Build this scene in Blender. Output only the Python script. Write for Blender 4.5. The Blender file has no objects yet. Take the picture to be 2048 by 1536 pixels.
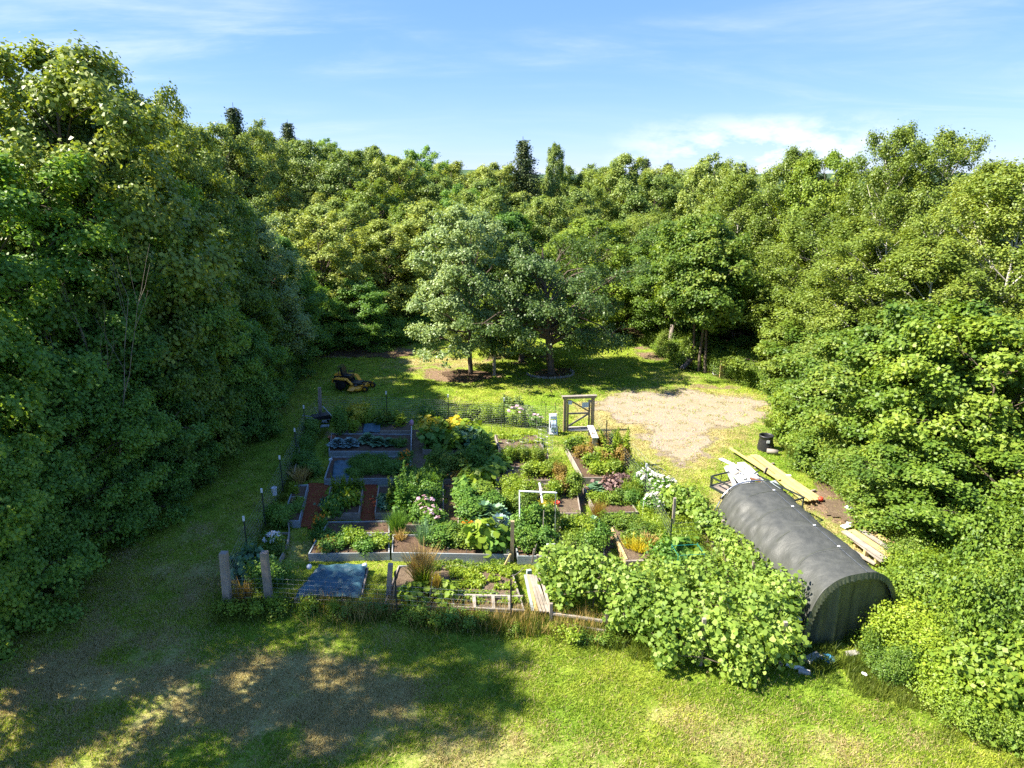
import bpy, math, random
import numpy as np
from mathutils import Vector, Matrix
rng = np.random.default_rng(7)
random.seed(7)
scene = bpy.context.scene
C = scene.collection

# ------------------------------------------------------------------ camera, sky, sun, exposure
CAM_H, PITCH, FPX = 12.0, math.radians(16.5), 1365.0
cam_d = bpy.data.cameras.new('camera'); cam = bpy.data.objects.new('camera', cam_d); C.objects.link(cam)
cam.location = (0, 0, CAM_H); cam.rotation_euler = (math.radians(90) - PITCH, 0, 0)
cam_d.sensor_width = 36; cam_d.lens = 36 * FPX / 2048; cam_d.clip_start = 0.2; cam_d.clip_end = 12000
scene.camera = cam
SUN_EL, SUN_AZ = math.radians(48), math.radians(-95)      # azimuth from +Y, negative towards -X
w = bpy.data.worlds.new('World'); scene.world = w; w.use_nodes = True
nt = w.node_tree; nt.nodes.clear(); L = nt.links.new
out = nt.nodes.new('ShaderNodeOutputWorld'); bg = nt.nodes.new('ShaderNodeBackground')
sky = nt.nodes.new('ShaderNodeTexSky'); sky.sky_type = 'NISHITA'; sky.sun_disc = False
sky.sun_elevation = SUN_EL; sky.sun_rotation = SUN_AZ % (2 * math.pi)
sky.air_density = 1.0; sky.dust_density = 0.05; sky.ozone_density = 3.0; sky.altitude = 100
bg.inputs['Strength'].default_value = 0.086
tc = nt.nodes.new('ShaderNodeTexCoord'); sep = nt.nodes.new('ShaderNodeSeparateXYZ'); L(tc.outputs['Generated'], sep.inputs[0])
def wmath(op, a, b):
    n = nt.nodes.new('ShaderNodeMath'); n.operation = op
    for i, v in enumerate((a, b)):
        if isinstance(v, (int, float)): n.inputs[i].default_value = v
        elif v is not None: L(v, n.inputs[i])
    return n.outputs[0]
zz = wmath('MAXIMUM', sep.outputs[2], 0.0)
den = wmath('ADD', zz, 0.12)
comb = nt.nodes.new('ShaderNodeCombineXYZ')
L(wmath('DIVIDE', sep.outputs[0], den), comb.inputs[0]); L(wmath('DIVIDE', sep.outputs[1], den), comb.inputs[1])
def cirrus(scale, stretch, lo, hi, seed):
    mp = nt.nodes.new('ShaderNodeMapping'); mp.inputs['Scale'].default_value = (scale * stretch, scale, 1)
    mp.inputs['Rotation'].default_value = (0, 0, -0.35); mp.inputs['Location'].default_value = (seed, seed * .7, 0)
    L(comb.outputs[0], mp.inputs[0])
    n = nt.nodes.new('ShaderNodeTexNoise'); n.inputs['Scale'].default_value = 1; n.inputs['Detail'].default_value = 8
    n.inputs['Roughness'].default_value = 0.62; n.inputs['Distortion'].default_value = 0.6; L(mp.outputs[0], n.inputs['Vector'])
    r = nt.nodes.new('ShaderNodeMapRange'); r.inputs['From Min'].default_value = lo; r.inputs['From Max'].default_value = hi
    r.interpolation_type = 'SMOOTHSTEP'; L(n.outputs[0], r.inputs[0]); return r.outputs[0]
big = cirrus(0.35, 0.6, 0.42, 0.8, 5.7)
fine = cirrus(1.5, 0.45, 0.38, 0.78, 9.2)
cl = wmath('MULTIPLY', wmath('MULTIPLY', big, fine), 0.95)
low = nt.nodes.new('ShaderNodeMapRange'); low.inputs['From Min'].default_value = 0.16; low.inputs['From Max'].default_value = 0.0
low.inputs['To Min'].default_value = 0; low.inputs['To Max'].default_value = 0.16; L(sep.outputs[2], low.inputs[0])
cl = wmath('MINIMUM', wmath('ADD', cl, wmath('MULTIPLY', low.outputs[0], wmath('ADD', fine, 0.5))), 0.75)
pn_ = nt.nodes.new('ShaderNodeTexNoise'); pn_.inputs['Scale'].default_value = 11; pn_.inputs['Detail'].default_value = 7; pn_.inputs['Roughness'].default_value = .6
pm_ = nt.nodes.new('ShaderNodeMapping'); pm_.inputs['Scale'].default_value = (1, 1, 2.6); L(tc.outputs['Generated'], pm_.inputs[0]); L(pm_.outputs[0], pn_.inputs['Vector'])
pr1 = nt.nodes.new('ShaderNodeMapRange'); pr1.inputs[1].default_value = .42; pr1.inputs[2].default_value = .62; L(pn_.outputs[0], pr1.inputs[0])
bx_ = wmath('MAXIMUM', wmath('SUBTRACT', 1.0, wmath('DIVIDE', wmath('ABSOLUTE', wmath('SUBTRACT', sep.outputs[0], .33), 0), .22)), 0)
bz_ = wmath('MAXIMUM', wmath('SUBTRACT', 1.0, wmath('DIVIDE', wmath('ABSOLUTE', wmath('SUBTRACT', sep.outputs[2], .035), 0), .055)), 0)
cl = wmath('MAXIMUM', cl, wmath('MINIMUM', wmath('MULTIPLY', wmath('MULTIPLY', wmath('MULTIPLY', bx_, bz_), pr1.outputs[0]), 2.6), .85))
hs = nt.nodes.new('ShaderNodeHueSaturation'); hs.inputs['Saturation'].default_value = 1.15; hs.inputs['Value'].default_value = 0.95; hs.inputs['Hue'].default_value = 0.505
L(sky.outputs[0], hs.inputs['Color'])
mx = nt.nodes.new('ShaderNodeMix'); mx.data_type = 'RGBA'
ev = nt.nodes.new('ShaderNodeMix'); ev.data_type = 'RGBA'; ev.inputs[0].default_value = 0.74
L(hs.outputs[0], ev.inputs[6]); ev.inputs[7].default_value = (0.56, 1.16, 2.90, 1)
L(cl, mx.inputs[0]); L(ev.outputs[2], mx.inputs[6]); mx.inputs[7].default_value = (3.0, 3.3, 3.7, 1)
L(mx.outputs[2], bg.inputs['Color']); L(bg.outputs[0], out.inputs['Surface'])
sun_d = bpy.data.lights.new('sun', 'SUN'); sun_d.energy = 4.1; sun_d.angle = math.radians(0.55); sun_d.color = (1.0, 0.93, 0.80)
sun = bpy.data.objects.new('sun', sun_d); C.objects.link(sun)
sdir = Vector((math.sin(SUN_AZ) * math.cos(SUN_EL), math.cos(SUN_AZ) * math.cos(SUN_EL), math.sin(SUN_EL)))
sun.rotation_euler = sdir.to_track_quat('Z', 'Y').to_euler()
vs = scene.view_settings
scene.display_settings.display_device = 'sRGB'
vs.view_transform = 'Standard'; vs.look = 'None'; vs.gamma = 1; vs.use_curve_mapping = False; vs.exposure = 2.08
cy = scene.cycles
cy.use_denoising = False
cy.max_bounces = 6; cy.diffuse_bounces = 4; cy.glossy_bounces = 2; cy.transmission_bounces = 4; cy.transparent_max_bounces = 4
cy.caustics_reflective = False; cy.caustics_refractive = False

# ------------------------------------------------------------------ geometry of the place
CF = np.array([0, math.cos(PITCH), -math.sin(PITCH)]); CU = np.array([0, math.sin(PITCH), math.cos(PITCH)])
def G(px, py, z=0.0):
    """where the sight line through a photo point meets height z"""
    r = CF * FPX + np.array([1, 0, 0]) * (px - 1024) + CU * (768 - py)
    t = (CAM_H - z) / -r[2]
    return Vector((r[0] * t, r[1] * t, z))
def height_at(px, py, Y):
    r = CF * FPX + np.array([1, 0, 0]) * (px - 1024) + CU * (768 - py)
    return CAM_H + r[2] * Y / r[1], r[0] * Y / r[1]
def smooth(a, b, x):
    t = np.clip((x - a) / (b - a), 0, 1); return t * t * (3 - 2 * t)
_lat = np.random.default_rng(99).random((256, 256))
def vnoise(x, y, s=1.0, o=0):
    x = np.asarray(x, float) / s + o * 17.3; y = np.asarray(y, float) / s + o * 9.1
    xi = np.floor(x).astype(int); yi = np.floor(y).astype(int); fx = x - xi; fy = y - yi
    fx = fx * fx * (3 - 2 * fx); fy = fy * fy * (3 - 2 * fy)
    g = lambda i, j: _lat[(xi + i) % 256, (yi + j) % 256]
    return (g(0, 0) * (1 - fx) + g(1, 0) * fx) * (1 - fy) + (g(0, 1) * (1 - fx) + g(1, 1) * fx) * fy
def fbm(x, y, s=1.0, o=0, n=4):
    a, t, k = 0, 0, 1.0
    for i in range(n): a = a + k * vnoise(x, y, s / 2 ** i, o + i); t += k; k *= 0.55
    return a / t
def terrain(x, y):
    x = np.asarray(x, float); y = np.asarray(y, float)
    r = np.maximum(0, y - 58)
    wl = smooth(30, -45, x)
    z = 12.0 * (1 - np.exp(-r * 0.022)) * wl
    z = z + smooth(300, 2000, np.hypot(x, y)) * (30 + 22 * (fbm(x, y, 900, 5) - 0.5))
    z = z + 0
    return z
def sdf(poly, x, y):
    """signed distance to a polygon, negative inside"""
    P = np.array([(p[0], p[1]) for p in poly]); d = np.full(np.shape(x), 1e9); ins = np.zeros(np.shape(x), bool)
    for i in range(len(P)):
        a, b = P[i], P[(i + 1) % len(P)]; e = b - a
        t = np.clip(((x - a[0]) * e[0] + (y - a[1]) * e[1]) / (e @ e), 0, 1)
        d = np.minimum(d, np.hypot(x - a[0] - t * e[0], y - a[1] - t * e[1]))
        c = ((a[1] > y) != (b[1] > y)) & (x < (b[0] - a[0]) * (y - a[1]) / (b[1] - a[1] + 1e-12) + a[0]); ins ^= c
    return np.where(ins, -d, d)
GP = lambda pts: [G(a, b) for a, b in pts]
LEFT_EDGE = GP([(-420, 1330), (-150, 1200), (0, 1140), (130, 1062), (300, 990), (400, 935), (480, 890), (545, 830), (590, 770), (612, 705)])
BACK_EDGE = GP([(640, 692), (800, 690), (900, 672), (1060, 660), (1180, 664), (1262, 668)])
RIGHT_EDGE = GP([(1300, 690), (1340, 720), (1455, 758), (1580, 795), (1575, 860), (1610, 945), (1700, 985), (1800, 1080), (1820, 1170), (1840, 1320), (1950, 1420), (2130, 1480), (2500, 1560)])
LAWN = LEFT_EDGE + BACK_EDGE + RIGHT_EDGE + [Vector((14, 3, 0)), Vector((14, -30, 0)), Vector((-14, -30, 0)), Vector((-17, 6, 0))]
GRAVEL = GP([(1195, 812), (1262, 788), (1370, 783), (1490, 795), (1530, 808), (1500, 830), (1425, 848), (1400, 872), (1362, 915), (1318, 882), (1270, 852), (1215, 836)])
def blob(px, py, r, x, y, sx=1.0, sy=1.0):
    p = G(px, py); return smooth(1.25, 0.55, np.hypot((x - p.x) / sx, (y - p.y) / sy) / r)
def masks(x, y):
    n1 = fbm(x, y, 3.0, 1); n2 = fbm(x, y, 0.9, 2); n3 = fbm(x, y, 7.0, 3)
    dry = smooth(0.48, 0.72, n1 * 0.6 + n2 * 0.4) * 0.45
    for px, py, r, k, sx, sy in ((330, 1440, 3.2, .8, 1.9, .8), (600, 1400, 2.0, .9, 1.4, .8), (100, 1250, 3.5, .6, 1.3, 1), (420, 1120, 3, .35, 1.2, 1), (1390, 920, 3.2, .6, .9, 1.5), (1330, 870, 3, .8, 1.4, 1),
                         (1480, 1000, 1.6, .55, .7, 1.6), (1180, 820, 2.2, .6, 1, .8), (1640, 1060, 2.5, .7, .7, 1.2), (880, 730, 4, .7, 1.3, .6), (1470, 880, 2.4, .6, 1, 1), (950, 1500, 2, .3, 2, .6), (1500, 1480, 2.5, .35, 2, .5)):
        dry = dry + blob(px, py, r, x, y, sx, sy) * k * smooth(0.25, 0.65, n1 * .5 + n2 * .5)
    dirt = np.zeros_like(dry)
    for px, py, r, k, sx, sy in ((930, 752, 2.4, 1.2, 1.2, .6), (870, 735, 2.6, .7, 1, .6), (700, 703, 5.0, 1.0, 1.3, .42), (1700, 1015, 1.9, 1.2, .9, 1), (1300, 700, 2.2, .9, .7, 1.6), (1040, 715, 3.0, .6, 1.2, .8),
                         (1440, 772, 2, .6, 1.6, .4), (1620, 960, 1.0, .6, 1, 1), (620, 830, 1.0, .5, 1, 1), (690, 1140, .7, .6, 1, 1), (560, 1175, 1.0, .3, 1, 1), (1340, 690, 1.6, .5, 1, 2), (640, 868, .9, .8, .8, 1)):
        dirt = dirt + blob(px, py, r, x, y, sx, sy) * k * smooth(0.3, 0.6, n2 * .6 + n1 * .4)
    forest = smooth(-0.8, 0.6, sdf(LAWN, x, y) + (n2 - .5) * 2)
    gd = sdf(GRAVEL, x, y) + (n2 - .5) * 1.8 + (n1 - .5) * 1.5 + (fbm(x, y, .35, 8) - .5) * 1.6
    grav = smooth(1.2, -0.6, gd); dry = dry + smooth(2.2, 0.2, gd) * 0.6
    return np.clip(dry, 0, 1), np.clip(dirt, 0, 1), forest, grav, n3

# ------------------------------------------------------------------ materials
def new_mat(name):
    m = bpy.data.materials.new(name); m.use_nodes = True; n = m.node_tree.nodes; n.clear()
    o = n.new('ShaderNodeOutputMaterial'); return m, m.node_tree, o
def nd(t, typ, **kw):
    n = t.nodes.new(typ)
    for k, v in kw.items():
        if k in ('operation', 'data_type', 'blend_type', 'attribute_name', 'interpolation_type'): setattr(n, k, v)
        else: n.inputs[k].default_value = v
    return n
def noise(t, scale, detail=4, vec=None, rough=.55):
    n = nd(t, 'ShaderNodeTexNoise', Scale=scale, Detail=detail, Roughness=rough)
    if vec: t.links.new(vec, n.inputs['Vector'])
    return n.outputs[0]
def ramp(t, fac, stops):
    n = t.nodes.new('ShaderNodeValToRGB'); e = n.color_ramp.elements
    while len(e) < len(stops): e.new(0.5)
    for i, (p, c) in enumerate(stops): e[i].position = p; e[i].color = (*c, 1)
    t.links.new(fac, n.inputs[0]); return n.outputs[0]
def mixc(t, fac, a, b, mode='MIX'):
    n = nd(t, 'ShaderNodeMix', data_type='RGBA', blend_type=mode)
    for i, v in ((0, fac), (6, a), (7, b)):
        if isinstance(v, (int, float)): n.inputs[i].default_value = v
        elif isinstance(v, tuple): n.inputs[i].default_value = (*v, 1)
        else: t.links.new(v, n.inputs[i])
    return n.outputs[2]
def attr(t, name):
    n = nd(t, 'ShaderNodeAttribute', attribute_name=name); return n.outputs['Fac']
def mth(t, op, a, b=0.0):
    n = nd(t, 'ShaderNodeMath', operation=op)
    for i, v in enumerate((a, b)):
        if isinstance(v, (int, float)): n.inputs[i].default_value = v
        else: t.links.new(v, n.inputs[i])
    return n.outputs[0]
def bump(t, h, strength=.5, dist=.02):
    b = nd(t, 'ShaderNodeBump', Strength=strength, Distance=dist); t.links.new(h, b.inputs['Height']); return b.outputs[0]
def leaf_mat(name, dark, mid, lite, trans=.38, rough=.5, huevar=.5, spec=.35):
    dark, mid, lite = [tuple(min(.85, c * k) for c, k in zip(col, LEAFK)) for col in (dark, mid, lite)]
    m, t, o = new_mat(name)
    oi = t.nodes.new('ShaderNodeObjectInfo'); geo = t.nodes.new('ShaderNodeNewGeometry')
    v = mth(t, 'ADD', mth(t, 'MULTIPLY', attr(t, 'leafvar'), .62), mth(t, 'MULTIPLY', oi.outputs['Random'], .30 * huevar * 2))
    pn = noise(t, .5, 2, geo.outputs['Position'])
    v = mth(t, 'ADD', v, mth(t, 'MULTIPLY', mth(t, 'SUBTRACT', pn, .5), .5))
    col = ramp(t, v, [(.08, dark), (.5, mid), (.95, lite)])
    p = nd(t, 'ShaderNodeBsdfPrincipled', Roughness=rough); p.inputs['Specular IOR Level'].default_value = spec
    t.links.new(col, p.inputs['Base Color'])
    tr = t.nodes.new('ShaderNodeBsdfTranslucent'); t.links.new(mixc(t, 1.0, col, (1.35, 1.25, .55), 'MULTIPLY'), tr.inputs[0])
    ms = nd(t, 'ShaderNodeMixShader', Fac=trans); t.links.new(p.outputs[0], ms.inputs[1]); t.links.new(tr.outputs[0], ms.inputs[2])
    t.links.new(ms.outputs[0], o.inputs[0]); return m
def simple(name, c1, c2, scale=8, rough=.7, spec=.3, metal=0, bumps=.0, stretch=None):
    m, t, o = new_mat(name)
    tcn = t.nodes.new('ShaderNodeTexCoord'); vec = tcn.outputs['Object']
    if stretch:
        mp = t.nodes.new('ShaderNodeMapping'); mp.inputs['Scale'].default_value = stretch; t.links.new(vec, mp.inputs[0]); vec = mp.outputs[0]
    nz = noise(t, scale, 5, vec, .6)
    col = ramp(t, nz, [(.3, c1), (.7, c2)])
    p = nd(t, 'ShaderNodeBsdfPrincipled', Roughness=rough, Metallic=metal); p.inputs['Specular IOR Level'].default_value = spec
    t.links.new(col, p.inputs['Base Color'])
    if bumps: t.links.new(bump(t, nz, bumps, .02), p.inputs['Normal'])
    t.links.new(p.outputs[0], o.inputs[0]); return m
def wood_mat(name, c1, c2, c3=None):
    m, t, o = new_mat(name)
    tcn = t.nodes.new('ShaderNodeTexCoord'); oi = t.nodes.new('ShaderNodeObjectInfo')
    uv = t.nodes.new('ShaderNodeUVMap')
    mp = t.nodes.new('ShaderNodeMapping'); mp.inputs['Scale'].default_value = (3, 60, 1); t.links.new(uv.outputs[0], mp.inputs[0])
    g = noise(t, 1.0, 6, mp.outputs[0], .65); big = noise(t, 3.0, 3, tcn.outputs['Object'])
    col = ramp(t, mth(t, 'ADD', mth(t, 'MULTIPLY', g, .6), mth(t, 'MULTIPLY', big, .4)), [(.34, c1), (.62, c2)])
    col = mixc(t, mth(t, 'MULTIPLY', oi.outputs['Random'], .35), col, mixc(t, 1.0, col, (.6, .58, .55), 'MULTIPLY'))
    if c3: col = mixc(t, mth(t, 'MULTIPLY', ramp(t, noise(t, 1.3, 4, tcn.outputs['Object']), [(.5, (0, 0, 0)), (.65, (1, 1, 1))]), .7), col, c3)
    p = nd(t, 'ShaderNodeBsdfPrincipled', Roughness=.8); p.inputs['Specular IOR Level'].default_value = .2
    t.links.new(col, p.inputs['Base Color']); t.links.new(bump(t, g, .4, .01), p.inputs['Normal'])
    t.links.new(p.outputs[0], o.inputs[0]); return m
LEAFK = (1.85, 1.62, 1.5)
M = {}
M['maple'] = leaf_mat('maple_leaf', (.030, .075, .012), (.075, .140, .018), (.165, .215, .035))
M['maple_shade_lift'] = leaf_mat('shade_lifted_leaf', (.045, .115, .028), (.095, .20, .036), (.18, .27, .042), .48)  # maple leaf lightened in colour to lift the shaded wood
M['birch'] = leaf_mat('birch_leaf', (.050, .095, .016), (.110, .170, .026), (.19, .235, .045), .36, .45)
M['far'] = leaf_mat('mixed_wood_leaf', (.050, .100, .024), (.110, .175, .036), (.185, .24, .055), .34, .5, .8)
M['silver'] = leaf_mat('silver_maple_leaf', (.085, .15, .055), (.16, .24, .10), (.27, .34, .17), .38, .45, .1)
M['apple'] = leaf_mat('apple_leaf', (.036, .078, .022), (.078, .14, .038), (.155, .205, .07), .40, .45, .1, .4)
M['spruce'] = leaf_mat('spruce_needle', (.020, .042, .016), (.045, .075, .025), (.075, .10, .035), .1, .6)
M['bush'] = leaf_mat('bush_leaf', (.035, .085, .012), (.090, .160, .018), (.17, .235, .03), .38)
M['vine'] = leaf_mat('grape_leaf', (.07, .14, .02), (.15, .24, .04), (.27, .34, .08), .42, .5, .2)
M['bright'] = leaf_mat('bright_leaf', (.065, .13, .012), (.13, .21, .018), (.22, .29, .03), .42, .5, .4)
M['green'] = leaf_mat('garden_leaf', (.03, .09, .015), (.07, .155, .022), (.13, .22, .035), .38, .5, .5)
M['teal'] = leaf_mat('kale_leaf', (.045, .11, .06), (.08, .17, .095), (.15, .25, .15), .25, .5, .3)
M['bluecab'] = leaf_mat('cabbage_leaf', (.06, .12, .12), (.11, .19, .20), (.19, .28, .30), .15, .45, .3)
M['yellow'] = leaf_mat('yellowing_leaf', (.20, .22, .02), (.38, .36, .04), (.5, .45, .06), .4, .5, .3)
M['rusty'] = leaf_mat('rusty_leaf', (.09, .08, .015), (.17, .13, .03), (.28, .20, .05), .35, .6, .4)
M['straw'] = leaf_mat('straw_stalk', (.15, .12, .04), (.26, .21, .08), (.36, .30, .12), .25, .7, .3)
M['purple'] = leaf_mat('purple_kale_leaf', (.07, .045, .05), (.12, .085, .08), (.18, .15, .13), .2, .6, .3)
M['bark'] = simple('bark', (.055, .04, .03), (.16, .125, .095), 9, .9, .2, 0, .8, (1, 1, .25))
M['birchbark'] = simple('birch_bark', (.30, .27, .23), (.62, .59, .52), 7, .8, .2, 0, .4, (1, 1, 3))
M['deadwood'] = simple('dead_wood', (.12, .10, .085), (.26, .22, .18), 8, .85, .2, 0, .4, (1, 1, .3))
M['oldwood'] = wood_mat('weathered_wood', (.17, .135, .11), (.36, .31, .26))
M['palewood'] = wood_mat('pale_grey_wood', (.17, .15, .13), (.42, .37, .31), (.13, .12, .10))
M['postwood'] = wood_mat('treated_post_wood', (.20, .145, .075), (.42, .32, .19))
M['newwood'] = wood_mat('fresh_yellow_wood', (.36, .25, .10), (.56, .42, .20))
M['greenwood'] = wood_mat('yellow_green_treated_wood', (.34, .30, .09), (.50, .43, .17))
M['bluewood'] = wood_mat('grey_painted_board', (.20, .23, .24), (.36, .40, .41), (.22, .20, .18))
M['white'] = simple('white_plastic', (.66, .67, .68), (.80, .80, .80), 20, .4, .5)
M['whiteboard'] = simple('white_siding', (.42, .44, .46), (.66, .68, .70), 3, .5, .4)
M['greyboard'] = simple('grey_board', (.22, .27, .28), (.36, .40, .41), 5, .6, .3)
M['black'] = simple('black_plastic', (.012, .012, .013), (.028, .028, .03), 12, .45, .5)
M['tire'] = simple('rubber', (.012, .012, .012), (.03, .03, .03), 30, .85, .2)
M['mower_yellow'] = simple('mower_yellow_paint', (.62, .27, .02), (.78, .38, .03), 5, .4, .5)
M['steel'] = simple('steel', (.28, .30, .32), (.55, .57, .60), 10, .35, .5, .8)
M['darksteel'] = simple('dark_steel', (.02, .03, .028), (.05, .06, .055), 14, .6, .4, .4)
M['rust'] = simple('rusty_metal', (.12, .05, .025), (.26, .12, .06), 14, .85, .2)
M['red'] = simple('red_plastic', (.50, .04, .02), (.62, .08, .04), 10, .5, .4)
M['terracotta'] = simple('terracotta', (.30, .11, .05), (.42, .17, .08), 12, .85, .2)
M['blue'] = simple('blue_plastic', (.03, .20, .42), (.06, .30, .55), 10, .5, .4)
M['teal_pole'] = simple('teal_pole', (.01, .16, .13), (.02, .24, .19), 10, .5, .4)
M['bluehose'] = simple('blue_hose', (.25, .33, .45), (.42, .52, .66), 10, .5, .4)
M['concrete'] = simple('concrete', (.28, .27, .26), (.42, .40, .38), 14, .9, .2, 0, .3)
M['stone'] = simple('field_stone', (.18, .17, .15), (.40, .37, .33), 6, .9, .2, 0, .4)
M['signblue'] = simple('pale_sign', (.42, .48, .53), (.55, .60, .65), 6, .5, .4)
M['greywire'] = simple('galvanised_wire', (.30, .31, .31), (.45, .46, .46), 10, .5, .5, .6)
LEAFK = (1, 1, 1)
M['orange_petal'] = leaf_mat('orange_petal', (.62, .18, .01), (.80, .30, .02), (.85, .42, .03), .3, .6, .2)
M['white_petal'] = leaf_mat('white_petal', (.60, .58, .62), (.80, .80, .82), (.85, .85, .85), .3, .6, .2)
M['pink_petal'] = leaf_mat('pink_petal', (.50, .30, .42), (.68, .48, .58), (.8, .65, .7), .3, .6, .2)
def soil_mat(name, a, b, c):
    m, t, o = new_mat(name); geo = t.nodes.new('ShaderNodeNewGeometry'); P = geo.outputs['Position']
    n1 = noise(t, 18, 6, P, .7); n2 = noise(t, 2.2, 3, P)
    col = mixc(t, ramp(t, n2, [(.4, (0, 0, 0)), (.7, (1, 1, 1))]), ramp(t, n1, [(.3, a), (.65, b)]), ramp(t, n1, [(.35, a), (.7, c)]))
    p = nd(t, 'ShaderNodeBsdfPrincipled', Roughness=.95); p.inputs['Specular IOR Level'].default_value = .1
    t.links.new(col, p.inputs['Base Color']); t.links.new(bump(t, n1, .9, .04), p.inputs['Normal']); t.links.new(p.outputs[0], o.inputs[0]); return m
M['soil'] = soil_mat('garden_soil', (.05, .03, .02), (.13, .085, .055), (.19, .13, .085))
M['drysoil'] = soil_mat('dry_soil', (.07, .05, .035), (.16, .115, .075), (.25, .19, .12))
M['mulch'] = soil_mat('red_mulch', (.10, .022, .010), (.27, .065, .028), (.36, .12, .05))
def lawn_mat(name, blades=False):
    m, t, o = new_mat(name); geo = t.nodes.new('ShaderNodeNewGeometry'); P = geo.outputs['Position']
    big = noise(t, .22, 3, P); med = noise(t, 1.4, 4, P); fin = noise(t, 14, 5, P, .75); vf = noise(t, 55, 3, P, .8)
    g = mth(t, 'ADD', mth(t, 'MULTIPLY', med, .4), mth(t, 'MULTIPLY', fin, .6))
    green = ramp(t, g, [(.36, (.10, .16, .016)), (.50, (.215, .285, .028)), (.64, (.35, .39, .06))])
    green = mixc(t, ramp(t, big, [(.42, (0, 0, 0)), (.62, (1, 1, 1))]), green, mixc(t, 1.0, green, (.75, .92, .8), 'MULTIPLY'))
    dry = ramp(t, mth(t, 'ADD', mth(t, 'MULTIPLY', fin, .6), mth(t, 'MULTIPLY', vf, .4)), [(.33, (.25, .19, .08)), (.5, (.42, .34, .155)), (.65, (.56, .47, .24))])
    if blades:
        v = attr(t, 'leafvar')
        green = mixc(t, v, mixc(t, 1.0, green, (.65, .75, .7), 'MULTIPLY'), mixc(t, 1.0, green, (1.7, 1.5, 1.3), 'MULTIPLY'))
        isdry = mth(t, 'GREATER_THAN', mth(t, 'ADD', mth(t, 'MULTIPLY', attr(t, 'dry'), .9), .12), v)
        col = mixc(t, isdry, green, dry)
        p = nd(t, 'ShaderNodeBsdfPrincipled', Roughness=.6); p.inputs['Specular IOR Level'].default_value = .2
        t.links.new(col, p.inputs['Base Color'])
        tr = t.nodes.new('ShaderNodeBsdfTranslucent'); t.links.new(mixc(t, 1.0, col, (1.2, 1.2, .7), 'MULTIPLY'), tr.inputs[0])
        ms = nd(t, 'ShaderNodeMixShader', Fac=.35); t.links.new(p.outputs[0], ms.inputs[1]); t.links.new(tr.outputs[0], ms.inputs[2])
        t.links.new(ms.outputs[0], o.inputs[0]); return m
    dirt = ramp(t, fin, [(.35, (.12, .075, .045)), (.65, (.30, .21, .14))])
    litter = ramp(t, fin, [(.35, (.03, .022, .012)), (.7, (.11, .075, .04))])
    sp = ramp(t, mth(t, 'ADD', attr(t, 'dry'), mth(t, 'MULTIPLY', mth(t, 'SUBTRACT', g, .5), 2.6)), [(.22, (0, 0, 0)), (1.0, (.8, .8, .8))])
    col = mixc(t, sp, green, dry)
    sd = ramp(t, mth(t, 'ADD', attr(t, 'dirt'), mth(t, 'MULTIPLY', mth(t, 'SUBTRACT', g, .5), 1.4)), [(.35, (0, 0, 0)), (.6, (1, 1, 1))])
    col = mixc(t, sd, col, dirt)
    sg = ramp(t, mth(t, 'ADD', attr(t, 'gravel'), mth(t, 'MULTIPLY', mth(t, 'SUBTRACT', g, .5), 1.8)), [(.35, (0, 0, 0)), (.6, (1, 1, 1))])
    col = mixc(t, sg, col, ramp(t, vf, [(.3, (.15, .115, .08)), (.7, (.34, .28, .20))]))
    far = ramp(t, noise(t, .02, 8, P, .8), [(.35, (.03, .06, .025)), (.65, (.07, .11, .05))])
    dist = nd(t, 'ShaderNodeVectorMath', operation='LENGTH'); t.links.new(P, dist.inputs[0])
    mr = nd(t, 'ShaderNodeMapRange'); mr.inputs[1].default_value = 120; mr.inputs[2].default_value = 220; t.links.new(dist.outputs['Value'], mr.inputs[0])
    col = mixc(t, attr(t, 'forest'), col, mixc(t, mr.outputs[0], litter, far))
    p = nd(t, 'ShaderNodeBsdfPrincipled', Roughness=.9); p.inputs['Specular IOR Level'].default_value = .1
    t.links.new(col, p.inputs['Base Color']); t.links.new(bump(t, mth(t, 'ADD', fin, vf), .8, .05), p.inputs['Normal'])
    t.links.new(p.outputs[0], o.inputs[0]); return m
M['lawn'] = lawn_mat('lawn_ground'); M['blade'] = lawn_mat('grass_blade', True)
M['weed'] = leaf_mat('weed_blade', (.06, .10, .012), (.13, .18, .02), (.24, .27, .05), .38)
def gravel_mat():
    m, t, o = new_mat('gravel'); geo = t.nodes.new('ShaderNodeNewGeometry'); P = geo.outputs['Position']
    v = nd(t, 'ShaderNodeTexVoronoi', Scale=24.0); t.links.new(P, v.inputs['Vector'])
    n = noise(t, 1.1, 5, P, .7); vf = noise(t, 40, 3, P, .8)
    col = mixc(t, .35, ramp(t, vf, [(.3, (.14, .115, .08)), (.7, (.41, .35, .255))]), v.outputs['Color'], 'SOFT_LIGHT')
    col = mixc(t, ramp(t, n, [(.45, (0, 0, 0)), (.7, (.8, .8, .8))]), col, (.25, .21, .12))
    p = nd(t, 'ShaderNodeBsdfPrincipled', Roughness=.9); p.inputs['Specular IOR Level'].default_value = .15
    t.links.new(col, p.inputs['Base Color']); t.links.new(bump(t, v.outputs['Distance'], .7, .03), p.inputs['Normal'])
    t.links.new(p.outputs[0], o.inputs[0]); return m
M['gravel'] = gravel_mat()
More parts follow.
